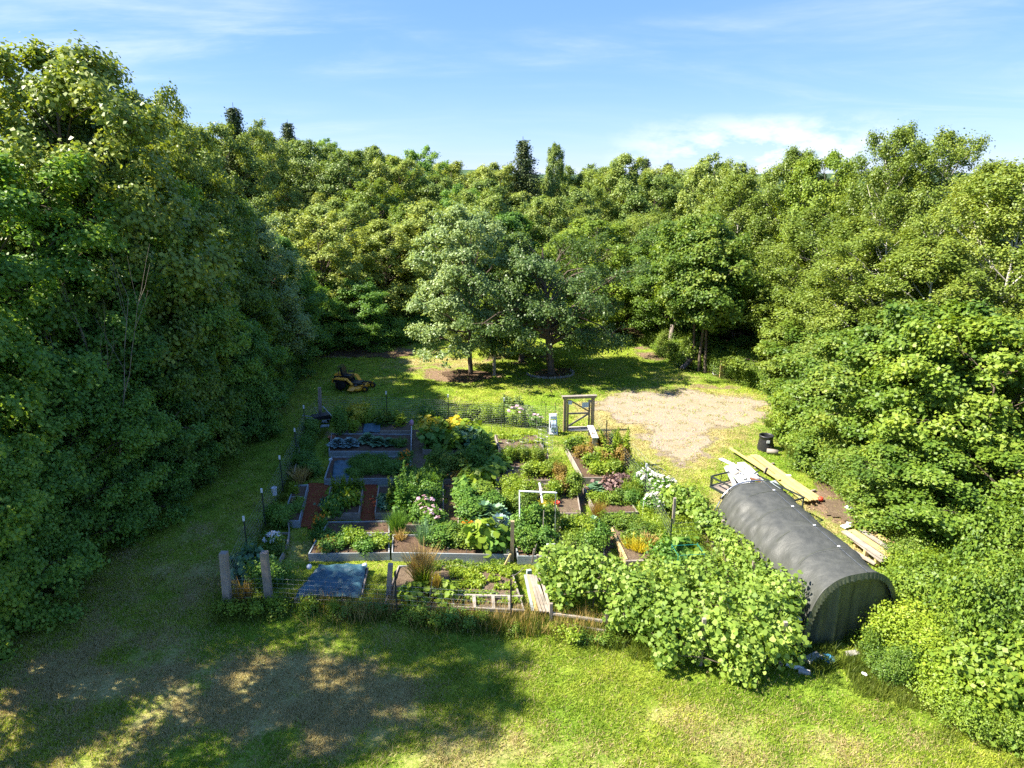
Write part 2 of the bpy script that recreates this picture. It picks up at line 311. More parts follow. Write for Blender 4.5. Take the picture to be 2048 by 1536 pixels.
def tarp_mat(name, c1, c2, rough):
    m, t, o = new_mat(name); tcn = t.nodes.new('ShaderNodeTexCoord'); P = tcn.outputs['Object']
    mp = t.nodes.new('ShaderNodeMapping'); mp.inputs['Scale'].default_value = (2, 2, .5); t.links.new(P, mp.inputs[0])
    n = noise(t, 2.2, 6, mp.outputs[0], .6); f = noise(t, 22, 4, P, .7)
    col = ramp(t, n, [(.3, c1), (.7, c2)])
    p = nd(t, 'ShaderNodeBsdfPrincipled'); p.inputs['Specular IOR Level'].default_value = .45
    t.links.new(mth(t, 'ADD', mth(t, 'MULTIPLY', f, .25), rough - .12), p.inputs['Roughness'])
    t.links.new(col, p.inputs['Base Color']); t.links.new(bump(t, mth(t, 'ADD', n, mth(t, 'MULTIPLY', f, .2)), .55, .06), p.inputs['Normal'])
    t.links.new(p.outputs[0], o.inputs[0]); return m
M['tarp'] = tarp_mat('olive_grey_tarpaulin', (.045, .047, .042), (.075, .077, .068), .55)
M['tarp_dark'] = tarp_mat('dark_olive_tarpaulin', (.050, .056, .032), (.11, .12, .065), .45)
M['tarp_blue'] = tarp_mat('blue_grey_sheet', (.018, .06, .085), (.04, .11, .14), .5)

# ------------------------------------------------------------------ mesh helpers
def mesh_quads(name, V, F, var=None, extra=None, smooth_=False):
    """V (n,3); F (m,k) all faces with k corners"""
    me = bpy.data.meshes.new(name); V = np.asarray(V, np.float32); F = np.asarray(F, np.int32)
    n, k = F.shape
    me.vertices.add(len(V)); me.vertices.foreach_set('co', V.ravel())
    me.loops.add(n * k); me.loops.foreach_set('vertex_index', F.ravel())
    me.polygons.add(n); me.polygons.foreach_set('loop_start', np.arange(0, n * k, k, dtype=np.int32))
    me.update(calc_edges=True)
    if smooth_: me.polygons.foreach_set('use_smooth', np.ones(n, bool))
    if var is not None:
        a = me.attributes.new('leafvar', 'FLOAT', 'FACE'); a.data.foreach_set('value', np.asarray(var, np.float32))
    for key, (dom, val) in (extra or {}).items():
        a = me.attributes.new(key, 'FLOAT', dom); a.data.foreach_set('value', np.asarray(val, np.float32))
    return me
def unit(v): return v / (np.linalg.norm(v, axis=-1, keepdims=True) + 1e-9)
def leaf_geo(P, N, S, shape='quad', T=None, asp=.42):
    n = len(P); N = unit(N)
    if T is None: T = rng.normal(size=(n, 3))
    T = unit(T - N * (T * N).sum(1, keepdims=True)); B = np.cross(N, T); s = S[:, None]
    if shape == 'quad':
        V = np.stack([P - T * s * .5, P + B * s * asp + N * s * .12, P + T * s * .5, P - B * s * asp + N * s * .12], 1)
    else:   # lobed leaf outline
        A = [(-.42, 0, 0), (-.30, .42, .07), (.02, .52, .10), (.22, .30, .02), (.56, 0, -.06), (.22, -.30, .02), (.02, -.52, .10), (-.30, -.42, .07)]
        V = np.stack([P + T * s * a + B * s * b + N * s * c for a, b, c in A], 1)
    k = V.shape[1]
    return V.reshape(-1, 3), np.arange(n * k).reshape(n, k)
def tubes(paths, sides=6):
    V, F, o = [], [], 0
    for pts, rad in paths:
        pts = np.asarray(pts, float); m = len(pts); d = np.gradient(pts, axis=0); d = unit(d)
        up = np.where(np.abs(d[:, 2:3]) > .9, np.array([[1., 0, 0]]), np.array([[0, 0, 1.]]))
        a = unit(np.cross(d, up)); b = np.cross(d, a); th = np.linspace(0, 2 * np.pi, sides, endpoint=False)
        r = np.asarray(rad, float) * np.ones(m)
        ring = pts[:, None] + r[:, None, None] * (a[:, None] * np.cos(th)[None, :, None] + b[:, None] * np.sin(th)[None, :, None])
        V.append(ring.reshape(-1, 3))
        for i in range(m - 1):
            for j in range(sides):
                q = (j + 1) % sides; F.append((o + i * sides + j, o + i * sides + q, o + (i + 1) * sides + q, o + (i + 1) * sides + j))
        o += m * sides
    return np.concatenate(V), np.array(F)
def link(name, me, mat, parent=None):
    o = bpy.data.objects.new(name, me); C.objects.link(o)
    if parent is not None: o.parent = parent
    if mat is not None:
        if me.materials: 
            if me.materials[0] != mat: o.material_slots[0].link = 'OBJECT'; o.material_slots[0].material = mat
        else: me.materials.append(mat)
    return o
def tag(o, label=None, cat=None, group=None, kind=None):
    if label: o['label'] = label
    if cat: o['category'] = cat
    if group: o['group'] = group
    if kind: o['kind'] = kind
    return o
def empty(name, loc, rz=0, scale=1, label=None, cat=None, group=None):
    o = bpy.data.objects.new(name, None); C.objects.link(o); o.location = loc; o.rotation_euler = (0, 0, rz)
    o.scale = (scale,) * 3 if isinstance(scale, (int, float)) else scale; o.empty_display_size = .2
    return tag(o, label, cat, group)
class MB:
    def __init__(s): s.v = []; s.f = []; s.uv = []
    def box(s, c, size, R=None, taper=1.0):
        R = R or Matrix(); x, y, z = [a / 2 for a in size]; o = len(s.v)
        for dz in (-1, 1):
            k = taper if dz > 0 else 1
            for dx, dy in ((-1, -1), (1, -1), (1, 1), (-1, 1)): s.v.append(Vector(c) + R.to_3x3() @ Vector((dx * x * k, dy * y * k, dz * z)))
        ax = max(range(3), key=lambda i: size[i])
        for f in ((0, 3, 2, 1), (4, 5, 6, 7), (0, 1, 5, 4), (1, 2, 6, 5), (2, 3, 7, 6), (3, 0, 4, 7)):
            s.f.append(tuple(o + i for i in f)); loc = []
            for i in f:
                p = ((-1, 1, 1, -1)[i % 4] * x, (-1, -1, 1, 1)[i % 4] * y, (-1 if i < 4 else 1) * z)
                oth = [p[j] for j in range(3) if j != ax]; loc.append((p[ax] + c[0], oth[0] + oth[1] * 1.3 + c[1]))
            s.uv.append(loc)
        return s
    def beam(s, p, q, w, h, roll=0):
        p, q = Vector(p), Vector(q); d = q - p
        R = d.to_track_quat('X', 'Z').to_matrix().to_4x4() @ Matrix.Rotation(roll, 4, 'X')
        return s.box((p + q) / 2, (d.length, w, h), R)
    def poly(s, pts, uvs=None):
        o = len(s.v); s.v += [Vector(p) for p in pts]; s.f.append(tuple(range(o, o + len(pts)))); s.uv.append(uvs or [(p[0], p[1]) for p in pts]); return s
    def tube(s, pts, r, sides=8, cap=True):
        V, F = tubes([(pts, r)], sides); o = len(s.v); s.v += [Vector(v) for v in V]
        for f in F: s.f.append(tuple(int(i) + o for i in f)); s.uv.append([(0, 0), (0, .1), (1, .1), (1, 0)])
        if cap:
            m = len(V)
            for rg in (range(sides - 1, -1, -1), range(m - sides, m)): s.f.append(tuple(o + i for i in rg)); s.uv.append([(0, 0)] * sides)
        return s
    def lathe(s, c, prof, sides=16, R=None, cap=True):
        R = (R or Matrix()).to_3x3(); o = len(s.v); c = Vector(c)
        for r, z in prof:
            for j in range(sides): a = 2 * math.pi * j / sides; s.v.append(c + R @ Vector((r * math.cos(a), r * math.sin(a), z)))
        for i in range(len(prof) - 1):
            for j in range(sides):
                q = (j + 1) % sides; s.f.append((o + i * sides + j, o + i * sides + q, o + (i + 1) * sides + q, o + (i + 1) * sides + j)); s.uv.append([(j / sides, i), (q / sides, i), (q / sides, i + 1), (j / sides, i + 1)])
        if cap:
            for i, rg in ((0, range(sides - 1, -1, -1)), (len(prof) - 1, range(sides))): s.f.append(tuple(o + i * sides + j for j in rg)); s.uv.append([(0, 0)] * sides)
        return s
    def build(s, name, mat, parent=None, smooth_=False, mesh_only=False):
        me = bpy.data.meshes.new(name); me.from_pydata([tuple(v) for v in s.v], [], s.f)
        uv = me.uv_layers.new(name='UVMap'); flat = [c for f in s.uv for c in f]
        uv.data.foreach_set('uv', np.array(flat, np.float32).ravel())
        if smooth_: me.polygons.foreach_set('use_smooth', np.ones(len(me.polygons), bool))
        if mesh_only: return me
        return link(name, me, mat, parent)

# ------------------------------------------------------------------ ground
def axis_coords(lo, hi, step, far, n):
    a = np.arange(lo, hi + 1e-6, step); g = np.geomspace(step * 1.5, far, n)
    return np.concatenate([(lo - g)[::-1], a, hi + g])
gx = axis_coords(-22, 24, .2, 4200, 22); gy = axis_coords(8, 60, .2, 4200, 26)
X, Y = np.meshgrid(gx, gy); dry, dirt, forest, grav, _ = masks(X, Y)
Z = terrain(X, Y) + (fbm(X, Y, 2.5, 11) - .5) * .06 * smooth(70, 50, Y)
Z = Z - .03
nx, ny = len(gx), len(gy); ii = np.arange(nx * ny).reshape(ny, nx)
F = np.stack([ii[:-1, :-1], ii[:-1, 1:], ii[1:, 1:], ii[1:, :-1]], -1).reshape(-1, 4)
me = mesh_quads('ground', np.stack([X, Y, Z], -1).reshape(-1, 3), F, None,
                {'dry': ('POINT', dry.ravel()), 'dirt': ('POINT', dirt.ravel()), 'forest': ('POINT', forest.ravel()), 'gravel': ('POINT', grav.ravel())}, True)
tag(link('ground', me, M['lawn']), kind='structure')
fc = F[(grav.ravel()[F].mean(1) > .72)]
used, inv = np.unique(fc, return_inverse=True)
vv = np.stack([X, Y, Z], -1).reshape(-1, 3)[used] + np.array([0, 0, .006])
tag(link('gravel_drive', mesh_quads('gravel_drive', vv, inv.reshape(-1, 4), None, None, True), M['gravel']), kind='structure')
def hgt(x, y): return float(terrain(np.array([x]), np.array([y]))[0])
def sheet(name, px, z, mat, amp=.03, step=.15, kind='structure', jag=.12):
    poly = GP(px) if not isinstance(px[0], Vector) else px
    xs = [p.x for p in poly]; ys = [p.y for p in poly]
    a = np.arange(min(xs) - .3, max(xs) + .3, step); b = np.arange(min(ys) - .3, max(ys) + .3, step)
    x, y = np.meshgrid(a, b); d = sdf(poly, x, y) + (fbm(x, y, .5, 4) - .5) * jag * 2
    i = np.arange(x.size).reshape(x.shape); f = np.stack([i[:-1, :-1], i[:-1, 1:], i[1:, 1:], i[1:, :-1]], -1).reshape(-1, 4)
    f = f[d.ravel()[f].mean(1) < 0]; used, inv = np.unique(f, return_inverse=True)
    v = np.stack([x, y, z + (fbm(x, y, .4, 6) - .5) * amp], -1).reshape(-1, 3)[used]
    o = link(name, mesh_quads(name, v, inv.reshape(-1, 4), None, None, True), mat)
    return tag(o, kind=kind) if kind else o

# ------------------------------------------------------------------ trees
def clusters_to_leaves(Cc, Rc, n, leaf, flat=.6, axis=None, upb=.8, shape='quad', droop=.25, asp=.42, jit=.7):
    p = Rc ** 2; idx = rng.choice(len(Cc), n, p=p / p.sum())
    d = unit(rng.normal(size=(n, 3))); r = rng.random(n) ** .6 * (1 + .25 * np.abs(rng.normal(size=n)))
    R = Rc[idx]; off = d * (r * R)[:, None]; off[:, 2] *= flat
    off[:, 2] -= droop * (off[:, 0] ** 2 + off[:, 1] ** 2) / R
    P = Cc[idx] + off + rng.normal(size=(n, 3)) * .06
    N = np.array([0, 0, upb]) + d * .4 + rng.normal(size=(n, 3)) * jit * .8
    if axis is not None:
        q = P - axis; q[:, 2] *= .3; N = N + unit(q) * .5
    S = leaf * (.7 + .6 * rng.random(n))
    cv = rng.random(len(Cc))
    var = np.clip(rng.random(n) * .6 + cv[idx] * .4, 0, 1)
    V, F = leaf_geo(P, N, S, shape, asp=asp)
    return V, F, var
def env(shape, t):
    if shape == 'round': return math.sqrt(max(.04, 1 - (2 * t - .8) ** 2 / 1.5))
    if shape == 'oval': return math.sqrt(max(.03, 1 - (2 * t - .75) ** 2 / 1.62)) * .95
    if shape == 'cone': return max(.10, (1 - t) ** .75)
    if shape == 'tall': return max(.12, min(1, 1.15 * (1 - t) ** .55)) * min(1, .6 + 2 * t)
    return 1
def make_tree(name, seed, H, R, base, limbs, shape, leaf, nleaf, cl=.7, flat=.55, rise=(.1, 1.0), sub=6, tr=.18, lean=.03, upb=.8, droop=.25, trunk_mat='bark', leafshape='quad', trunks=1, fill=.0):
    global rng
    rng = np.random.default_rng(seed); Cc, Rc, paths = [], [], []
    for k in range(trunks):
        a0 = rng.random() * 6.28 + k * 6.28 / trunks; sp = (.10 if trunks > 1 else 0)
        zs = np.linspace(0, H * (.96 - .1 * k / max(1, trunks)), 9)
        wob = np.cumsum(rng.normal(size=(9, 2)) * lean * H / 9, 0)
        tx = wob[:, 0] + math.cos(a0) * sp * zs; ty = wob[:, 1] + math.sin(a0) * sp * zs; tx -= tx[0]; ty -= ty[0]
        paths.append((np.stack([tx, ty, zs - .15], 1), np.linspace(tr, tr * .12, 9) * (1 if k == 0 else .8)))
        ph = rng.random(3) * 6.28
        nl = limbs // trunks
        for i in range(nl):
            t = (i + rng.random() * .8) / nl; zt = H * (base + (1 - base) * t) * .97
            az = i * 2.4 + rng.random() * .7
            lob = 1 + .22 * math.sin(2 * az + ph[0]) + .15 * math.sin(3 * az + ph[1] + t * 5)
            Ln = R * env(shape, t) * lob * (.75 + .4 * rng.random()); Ln = max(Ln, .35)
            ri = rise[0] + (rise[1] - rise[0]) * t + rng.normal() * .1
            dz = Ln * ri; z0 = max(H * base * .7, zt - dz * .75)
            p0 = np.array([np.interp(z0, zs, tx), np.interp(z0, zs, ty), z0])
            e = p0 + np.array([math.cos(az) * Ln, math.sin(az) * Ln, min(dz, H * 1.02 - z0)])
            mid = (p0 + e) / 2 + rng.normal(size=3) * Ln * .06 + np.array([0, 0, .10 * Ln])
            pts = np.array([p0, (p0 * .5 + mid * .5), mid, (mid + e) / 2 + [0, 0, .04 * Ln], e])
            r0 = tr * .42 * (1 - t * .6); paths.append((pts, np.linspace(r0, r0 * .15, 5)))
            Cc.append(e); Rc.append(cl * (.7 + .5 * rng.random()))
            for j in range(sub):
                s = .28 + .68 * (j + rng.random()) / sub; q = p0 * (1 - s) + e * s + np.array([0, 0, .15 * Ln * s * (1 - s) * 2])
                side = (-1) ** j; a2 = az + side * (.6 + .6 * rng.random()); l2 = Ln * .42 * (1.25 - s) + .25
                e2 = q + np.array([math.cos(a2) * l2, math.sin(a2) * l2, l2 * (ri * .5 + rng.normal() * .3)])
                if rng.random() < .5: paths.append((np.array([q, (q + e2) / 2 + [0, 0, .05], e2]), np.array([r0 * .3, r0 * .2, r0 * .08])))
                Cc.append(e2); Rc.append(cl * (.55 + .6 * rng.random()))
    Cc = np.array(Cc); Rc = np.array(Rc)
    V, Fq, var = clusters_to_leaves(Cc, Rc, nleaf, leaf, flat, np.array([0, 0, H * .45]), upb, leafshape, droop)
    crown = mesh_quads('crown', V, Fq, var)
    TV, TF = tubes(paths[:1 + 0] if False else paths, 5); trunk = mesh_quads('trunk', TV, TF, None, None, True)
    return dict(name=name, parts=[('trunk', trunk, trunk_mat), ('crown', crown, None)], H=H, R=R)
def make_spruce(name, seed, H, R, nleaf):
    global rng
    rng = np.random.default_rng(seed); Cc, Rc, paths = [], [], [(np.array([[0, 0, -.1], [0, 0, H]]), np.array([.16, .02]))]
    n = 40
    for i in range(n):
        t = i / n; z = H * (.08 + .90 * t); Ln = R * (1 - t) ** .8 * (.8 + .4 * rng.random()) + .15
        for k in range(8):
            a = k * .9 + i * 1.3 + rng.random() * .4; l = Ln * (.75 + .4 * rng.random())
            e = np.array([math.cos(a) * l, math.sin(a) * l, z - .12 * l + .15 * l * (t > .6)]); paths.append((np.array([[0, 0, z], e]), np.array([.03, .008])))
            for s in (.4, .7, 1): Cc.append(np.array([0, 0, z]) * (1 - s) + e * s); Rc.append((.24 + .30 * l / R) * (1.15 - .3 * s))
    V, F, var = clusters_to_leaves(np.array(Cc), np.array(Rc) * H / 11, nleaf, .18, .7, None, .4, droop=.3, asp=.28, jit=1)
    TV, TF = tubes(paths, 4)
    return dict(name=name, parts=[('trunk', mesh_quads('trunk', TV, TF), 'bark'), ('crown', mesh_quads('crown', V, F, var), None)], H=H, R=R)
def make_bush(name, seed, H, R, ncl, leaf, nleaf, flat=.8, shape='quad', upb=.6, asp=.42, cl=.32, top=.5):
    global rng
    rng = np.random.default_rng(seed)
    th = rng.random(ncl) * 6.28; r = np.sqrt(rng.random(ncl)) * .85; hz = rng.random(ncl)
    Cc = np.stack([np.cos(th) * r * R, np.sin(th) * r * R, H * (.12 + .78 * hz * np.sqrt(np.maximum(.1, 1 - r * r * (1 - top))))], 1)
    Rc = min(R, H) * cl * (.6 + .8 * rng.random(ncl))
    V, F, var = clusters_to_leaves(Cc, Rc, nleaf, leaf, flat, np.array([0, 0, H * .3]), upb, shape, .2, asp)
    V[:, 2] = np.maximum(V[:, 2], .01)
    paths = [(np.array([[c[0] * .15, c[1] * .15, 0], [c[0] * .5, c[1] * .5, c[2] * .55], c]), np.array([.02, .014, .006]) * H) for c in Cc[:min(ncl, 14)]]
    TV, TF = tubes(paths, 3)
    return dict(name=name, parts=[('stem', mesh_quads('stem', TV, TF), 'bark'), ('foliage', mesh_quads('foliage', V, F, var), None)], H=H, R=R)
def place(pr, x, y, z=None, h=None, r=None, rz=None, mat='maple', name=None, label=None, cat='tree', group=None, trunk=None):
    if cat == 'tree': tilt = (random.uniform(-.07, .07), random.uniform(-.07, .07))
    else: tilt = (0, 0)
    sz = (h or pr['H']) / pr['H']; sr = (r or pr['R'] * sz) / pr['R']
    if z is None: z = hgt(x, y) - .05
    e = empty(name or pr['name'], (x, y, z), random.random() * 6.28 if rz is None else rz, (sr, sr, sz), label, cat, group)
    e.rotation_euler[0], e.rotation_euler[1] = tilt
    for pn, me, m in pr['parts']:
        link(pn, me, M[(trunk or m) if m else mat], e)
    return e
MP = [make_tree('maple_tree', 11 + i, 13, 4.4, .12, 42, s, .15, 74000, .58, .6, (.0, .95), 10, .2, .04) for i, s in enumerate(('round', 'oval', 'tall'))]
BI = [make_tree('birch_tree', 31 + i, 14, 2.9, .16, 44, s, .105, 60000, .40, .9, (.5, 1.5), 8, .13, .03, .45, .5, 'birchbark') for i, s in enumerate(('oval', 'tall'))]
FA = [make_tree('woodland_tree', 51 + i, 13, 3.9, .10, 40, s, .17, 38000, .52, .7, (.2, 1.1), 9, .16, .03) for i, s in enumerate(('round', 'oval', 'tall', 'oval'))]
SP = make_spruce('spruce_tree', 71, 14, 2.3, 26000)
BU = [make_bush('shrub', 81 + i, 1.9, 1.5, 64, .07, 24000, cl=.26) for i in range(3)]
LOW = [make_bush('undergrowth_shrub', 91 + i, 2.4, 1.9, 52, .16, 10000, cl=.26) for i in range(2)]
YM = make_tree('young_maple_tree', 101, 8, 3.3, .04, 38, 'round', .15, 48000, .50, .5, (-.1, .9), 9, .10, .04)

def inside(x, y, pad=0): return float(sdf(LAWN, np.array([x]), np.array([y]))[0]) < pad
# hand-placed trees: (kind, base px, distance Y, top px-y, radius, material, label)
def by_top(pr, px, Y, top, r, mat, label, group=None, trunk=None, name=None, cat='tree', rz=None):
    ztop, x = height_at(px, top, Y); z = hgt(x, Y)
    # the sight line of the crown top fixes the height
    return place(pr, x, Y, z - .05, max(3, (ztop - z) * 1.0), r, rz, mat, name, label, cat, group, trunk)
placed = []
def T(*a, **k):
    o = by_top(*a, **k); placed.append((o.location.x, o.location.y)); return o
# --- left wood, tall edge and skyline
T(MP[0], 20, 27, 78, 4.8, 'birch', 'tallest maple of the wood with thin top twigs against the sky above the shaded edge')  # top four maples: brighter leaf colours stand in for sunlight on the crowns
T(MP[2], 140, 30, 138, 4.0, 'far', 'broad sunlit maple just beside the tallest tree of the shaded wood')
T(MP[1], 245, 33, 175, 3.2, 'birch', 'maple with two upright leaders where the tall wood starts to drop')
T(MP[0], 340, 37, 258, 3.6, 'bush', 'maple with sunlight coloured into its yellow-green leaves below the two-leader maple')
T(MP[1], -90, 22, 300, 4.0, 'maple_shade_lift', 'big shaded maple with glowing leaf tips in front of the tallest maple')
T(MP[0], 120, 26, 330, 3.6, 'maple', 'dark maple behind the bare dead tree')
T(MP[2], 300, 29, 330, 3.3, 'maple_shade_lift', 'deep green maple leaning over the mown strip')
T(MP[1], 400, 34, 395, 3.3, 'maple', 'dark blue-green maple beside the yellow-topped young tree')
T(MP[0], 490, 40, 405, 3.2, 'silver', 'pale-leaved maple shining above the dark edge of the wood')
T(MP[2], 545, 45, 470, 3.0, 'maple_shade_lift', 'round dark maple standing over the far end of the mown strip')
T(MP[1], 100, 23.5, 480, 3.2, 'maple_shade_lift', 'low spreading maple in shade beside the mown strip')
T(YM, 325, 27.5, 540, 2.3, 'maple', 'maple with sunlit branch ends reaching over the mown strip')
T(YM, -130, 18.5, 620, 2.8, 'maple_shade_lift', 'shaded maple with layered drooping boughs beside the dead tree')
T(YM, 40, 21, 700, 2.4, 'maple_shade_lift', 'low shaded maple whose boughs touch the grass')
T(YM, 445, 31, 640, 2.1, 'maple_shade_lift', 'small dark maple where the wood meets the fence corner')
T(YM, -220, 16.0, 800, 2.4, 'maple_shade_lift', 'nearest low maple of the shaded wood with star-shaped leaves')
for px_, Y_, tp_, r_, la_ in ((465, 37, 570, 2.3, 'dark round maple over the mown strip near the mower'), (385, 31, 600, 2.2, 'low maple with lit shoulders beside the mown strip'), (255, 25.5, 640, 2.3, 'low maple whose layered boughs reach past the dead tree'), (170, 22, 760, 2.0, 'small maple crouching below the dead tree'),
                            (60, 19.5, 790, 2.1, 'small maple with pale star-shaped leaves near the photo corner'), (-60, 17.5, 860, 2.0, 'small maple cut by the photo edge at the foot of the shaded wood'), (540, 42.5, 600, 2.0, 'small dark maple at the very end of the mown strip'), (310, 25, 800, 1.6, 'stubby maple sapling at the lawn side of the shaded wood')):
    T(YM, px_, Y_, tp_, r_, 'maple' if r_ > 2.2 else 'maple_shade_lift', la_)
T(FA[2], 408, 31, 452, 1.0, 'bright', 'slim young tree with yellow-green top standing among dark maples', name='young_poplar_tree')
T(YM, 580, 47, 560, 2.3, 'maple_shade_lift', 'dark rounded tree at the corner of the wood behind the mower')
# --- far wood behind the lawn, seen one by one
T(FA[0], 640, 52, 430, 3.6, 'far', 'yellow-green tree rising behind the dark corner tree')
T(FA[1], 760, 56, 440, 4.0, 'far', 'loose reddish-tinged tree beyond the mulched strip')
T(FA[3], 690, 60, 400, 4.0, 'far', 'tree with open branches behind the mulched strip')
T(YM, 700, 50.5, 560, 2.6, 'maple_shade_lift', 'dark low tree over the shaded mulched strip')
T(FA[0], 1190, 56, 440, 4.6, 'bush', 'vivid green round tree behind the old apple tree')
T(FA[3], 860, 58, 405, 4.2, 'far', 'mid green tree behind the pale silver maple')
T(FA[2], 1010, 60, 420, 4.0, 'maple_shade_lift', 'dark hollow tree between the silver maple and the apple tree')
T(SP, 1060, 84, 272, 3.3, 'spruce', 'dark pointed spruce standing highest over the middle of the wood')
T(FA[2], 1107, 86, 283, 2.2, 'far', 'narrow feathery tree beside the tall middle spruce')
T(SP, 458, 70, 205, 3.0, 'spruce', 'spruce with two ragged tops over the sloping skyline')
T(SP, 570, 92, 238, 3.0, 'spruce', 'lone small spruce tip on the sloping skyline')
T(SP, 1298, 90, 310, 2.4, 'spruce', 'thin pale conifer tip beside the domed tree on the skyline')
T(SP, 1353, 84, 318, 2.4, 'spruce', 'small dark spruce tip at the dip in the skyline')
for i, (px, Y, top, r, m) in enumerate(((640, 78, 285, 4, 'far'), (700, 74, 300, 4.2, 'far'), (755, 80, 288, 3.2, 'far'), (800, 76, 315, 3.8, 'far'), (850, 82, 298, 3.6, 'maple_shade_lift'), (905, 86, 322, 4, 'far'), (960, 90, 332, 4.5, 'far'),
                                        (1000, 84, 326, 3.6, 'far'), (1150, 88, 332, 4, 'far'), (1200, 86, 334, 4, 'far'), (1262, 74, 303, 3.8, 'far'), (1330, 84, 333, 4, 'far'), (1375, 88, 337, 4.4, 'far'), (1300, 70, 345, 4, 'far'), (1230, 80, 330, 4, 'far'), (1400, 76, 335, 4, 'far'), (1440, 66, 314, 3.4, 'far'), (1480, 62, 325, 3.2, 'far'),
                                        (380, 60, 232, 4.2, 'far'), (420, 66, 245, 4, 'far'), (500, 72, 248, 3.8, 'far'), (540, 80, 262, 3.8, 'far'), (600, 84, 275, 3.8, 'far'))):
    T(FA[i % 4], px, Y, top, r, m, 'tree of the wood whose crown tops the skyline', group='trees of the far wood along the skyline')
# --- right wood
T(BI[1], 1570, 50, 292, 3.2, 'birch', 'slender birch poking out above the wood beside the gravel', None)
T(MP[1], 1655, 47, 306, 3.4, 'bush', 'bright green with a broad flat top before the tall birches')
T(BI[0], 1762, 40, 248, 2.6, 'birch', 'tall birch with dark top and visible white trunk')
T(BI[1], 1835, 41, 300, 2.6, 'birch', 'birch standing in the gap between the two tallest birches')
T(BI[0], 1895, 38, 260, 2.8, 'birch', 'tall thin birch, second highest of the birch wood')
T(BI[1], 1985, 34, 318, 3.0, 'birch', 'birch with long bare white trunk high at the edge of the photo')
T(BI[0], 2060, 31, 322, 3.2, 'birch', 'birch cut by the edge of the photo beside the bare white trunk')
T(BI[1], 1500, 52, 345, 3.4, 'birch', 'birch behind the gravel with feathery yellow-green crown')
T(BI[0], 1650, 42, 415, 3.6, 'birch', 'rounded birch leaning over the gravel')
T(BI[1], 1700, 37, 430, 3.4, 'birch', 'birch with a slanting white trunk above the undergrowth')
T(BI[0], 1800, 33, 455, 3.2, 'birch', 'dense birch in the middle of the sunlit wood')
T(BI[1], 1910, 30, 470, 3.2, 'birch', 'dense birch before the bare white trunk')
T(MP[0], 1365, 51, 440, 4.0, 'maple', 'tree with several grey trunks beside the heap of black pots', trunk='bark')
T(BI[0], 1310, 57, 425, 3.4, 'birch', 'leafy tree with a short pale trunk at the corner of the clearing', trunk='birchbark')
T(YM, 1480, 46, 560, 2.8, 'maple', 'round maple overhanging the orange board')
T(YM, 1625, 38.5, 600, 3.2, 'birch', 'low bushy tree whose boughs overhang the gravel')
T(YM, 1690, 34, 640, 3.2, 'maple', 'young maple behind the black compost bin')
T(YM, 1740, 30, 660, 3.0, 'maple', 'young maple with wide leaves beside the bare earth')
T(YM, 1850, 27, 640, 3.2, 'maple', 'young maple with layered boughs in full sun')
T(YM, 1960, 24.5, 610, 3.4, 'bush', 'brightest maple of the sunlit wood with large leaves')
T(YM, 2050, 22, 640, 3.2, 'bush', 'large-leaved maple filling the edge of the photo')
T(YM, 1900, 21.5, 880, 2.6, 'maple', 'low maple hanging over the pile of old boards')
T(YM, 2010, 19.5, 900, 2.6, 'bush', 'low bright maple above the rough grass corner')
# --- fill behind the edge trees
def fill(x0, x1, y0, y1, step, cond, protos, mats, hr, group, label, name=None):
    for y in np.arange(y0, y1, step):
        for x in np.arange(x0, x1, step):
            xx = x + (random.random() - .5) * step * .7; yy = y + (random.random() - .5) * step * .7
            if inside(xx, yy, (5.2 if yy < 26 else 4.2) if xx < -8 else 2.6) or not cond(xx, yy): continue
            if any((xx - a) ** 2 + (yy - b) ** 2 < 7 for a, b in placed): continue
            placed.append((xx, yy)); h = random.uniform(*hr(xx, yy)); pr = random.choice(protos)
            place(pr, xx, yy, None, h, pr['R'] * h / pr['H'] * random.uniform(.9, 1.15), None, random.choice(mats), name, label, 'tree', group)
fill(-34, -10, 6, 20, 5.5, lambda x, y: x < (-27 if y < 16.5 else -19.5), MP, ['maple', 'maple_shade_lift'], lambda x, y: (10.5, 12.5), 'maples of the shaded wood', 'maple standing within the shaded wood beside the mown strip')
fill(-42, -6, 20, 50, 5.6, lambda x, y: x > -.80 * y - 6 and x < -9, MP, ['maple', 'maple', 'far'], lambda x, y: (10, 12.5), 'maples of the shaded wood', 'maple standing within the shaded wood beside the mown strip')
fill(-70, 60, 50, 112, 6.6, lambda x, y: abs(x) < .80 * y + 4 and not (x > 9 and y < 60 and x < 13), FA, ['far', 'far', 'maple', 'far', 'birch', 'far', 'maple_shade_lift'], lambda x, y: (8.6, 11.2), 'trees of the far wood', 'mixed green tree deep in the far wood behind the clearing')
fill(8, 46, 16, 52, 4.6, lambda x, y: x < .80 * y + 5, BI + [MP[1]], ['birch', 'birch', 'maple'], lambda x, y: (9.0, 11.0), 'trees of the sunlit wood', 'birch or maple standing within the sunlit wood beside the gravel')
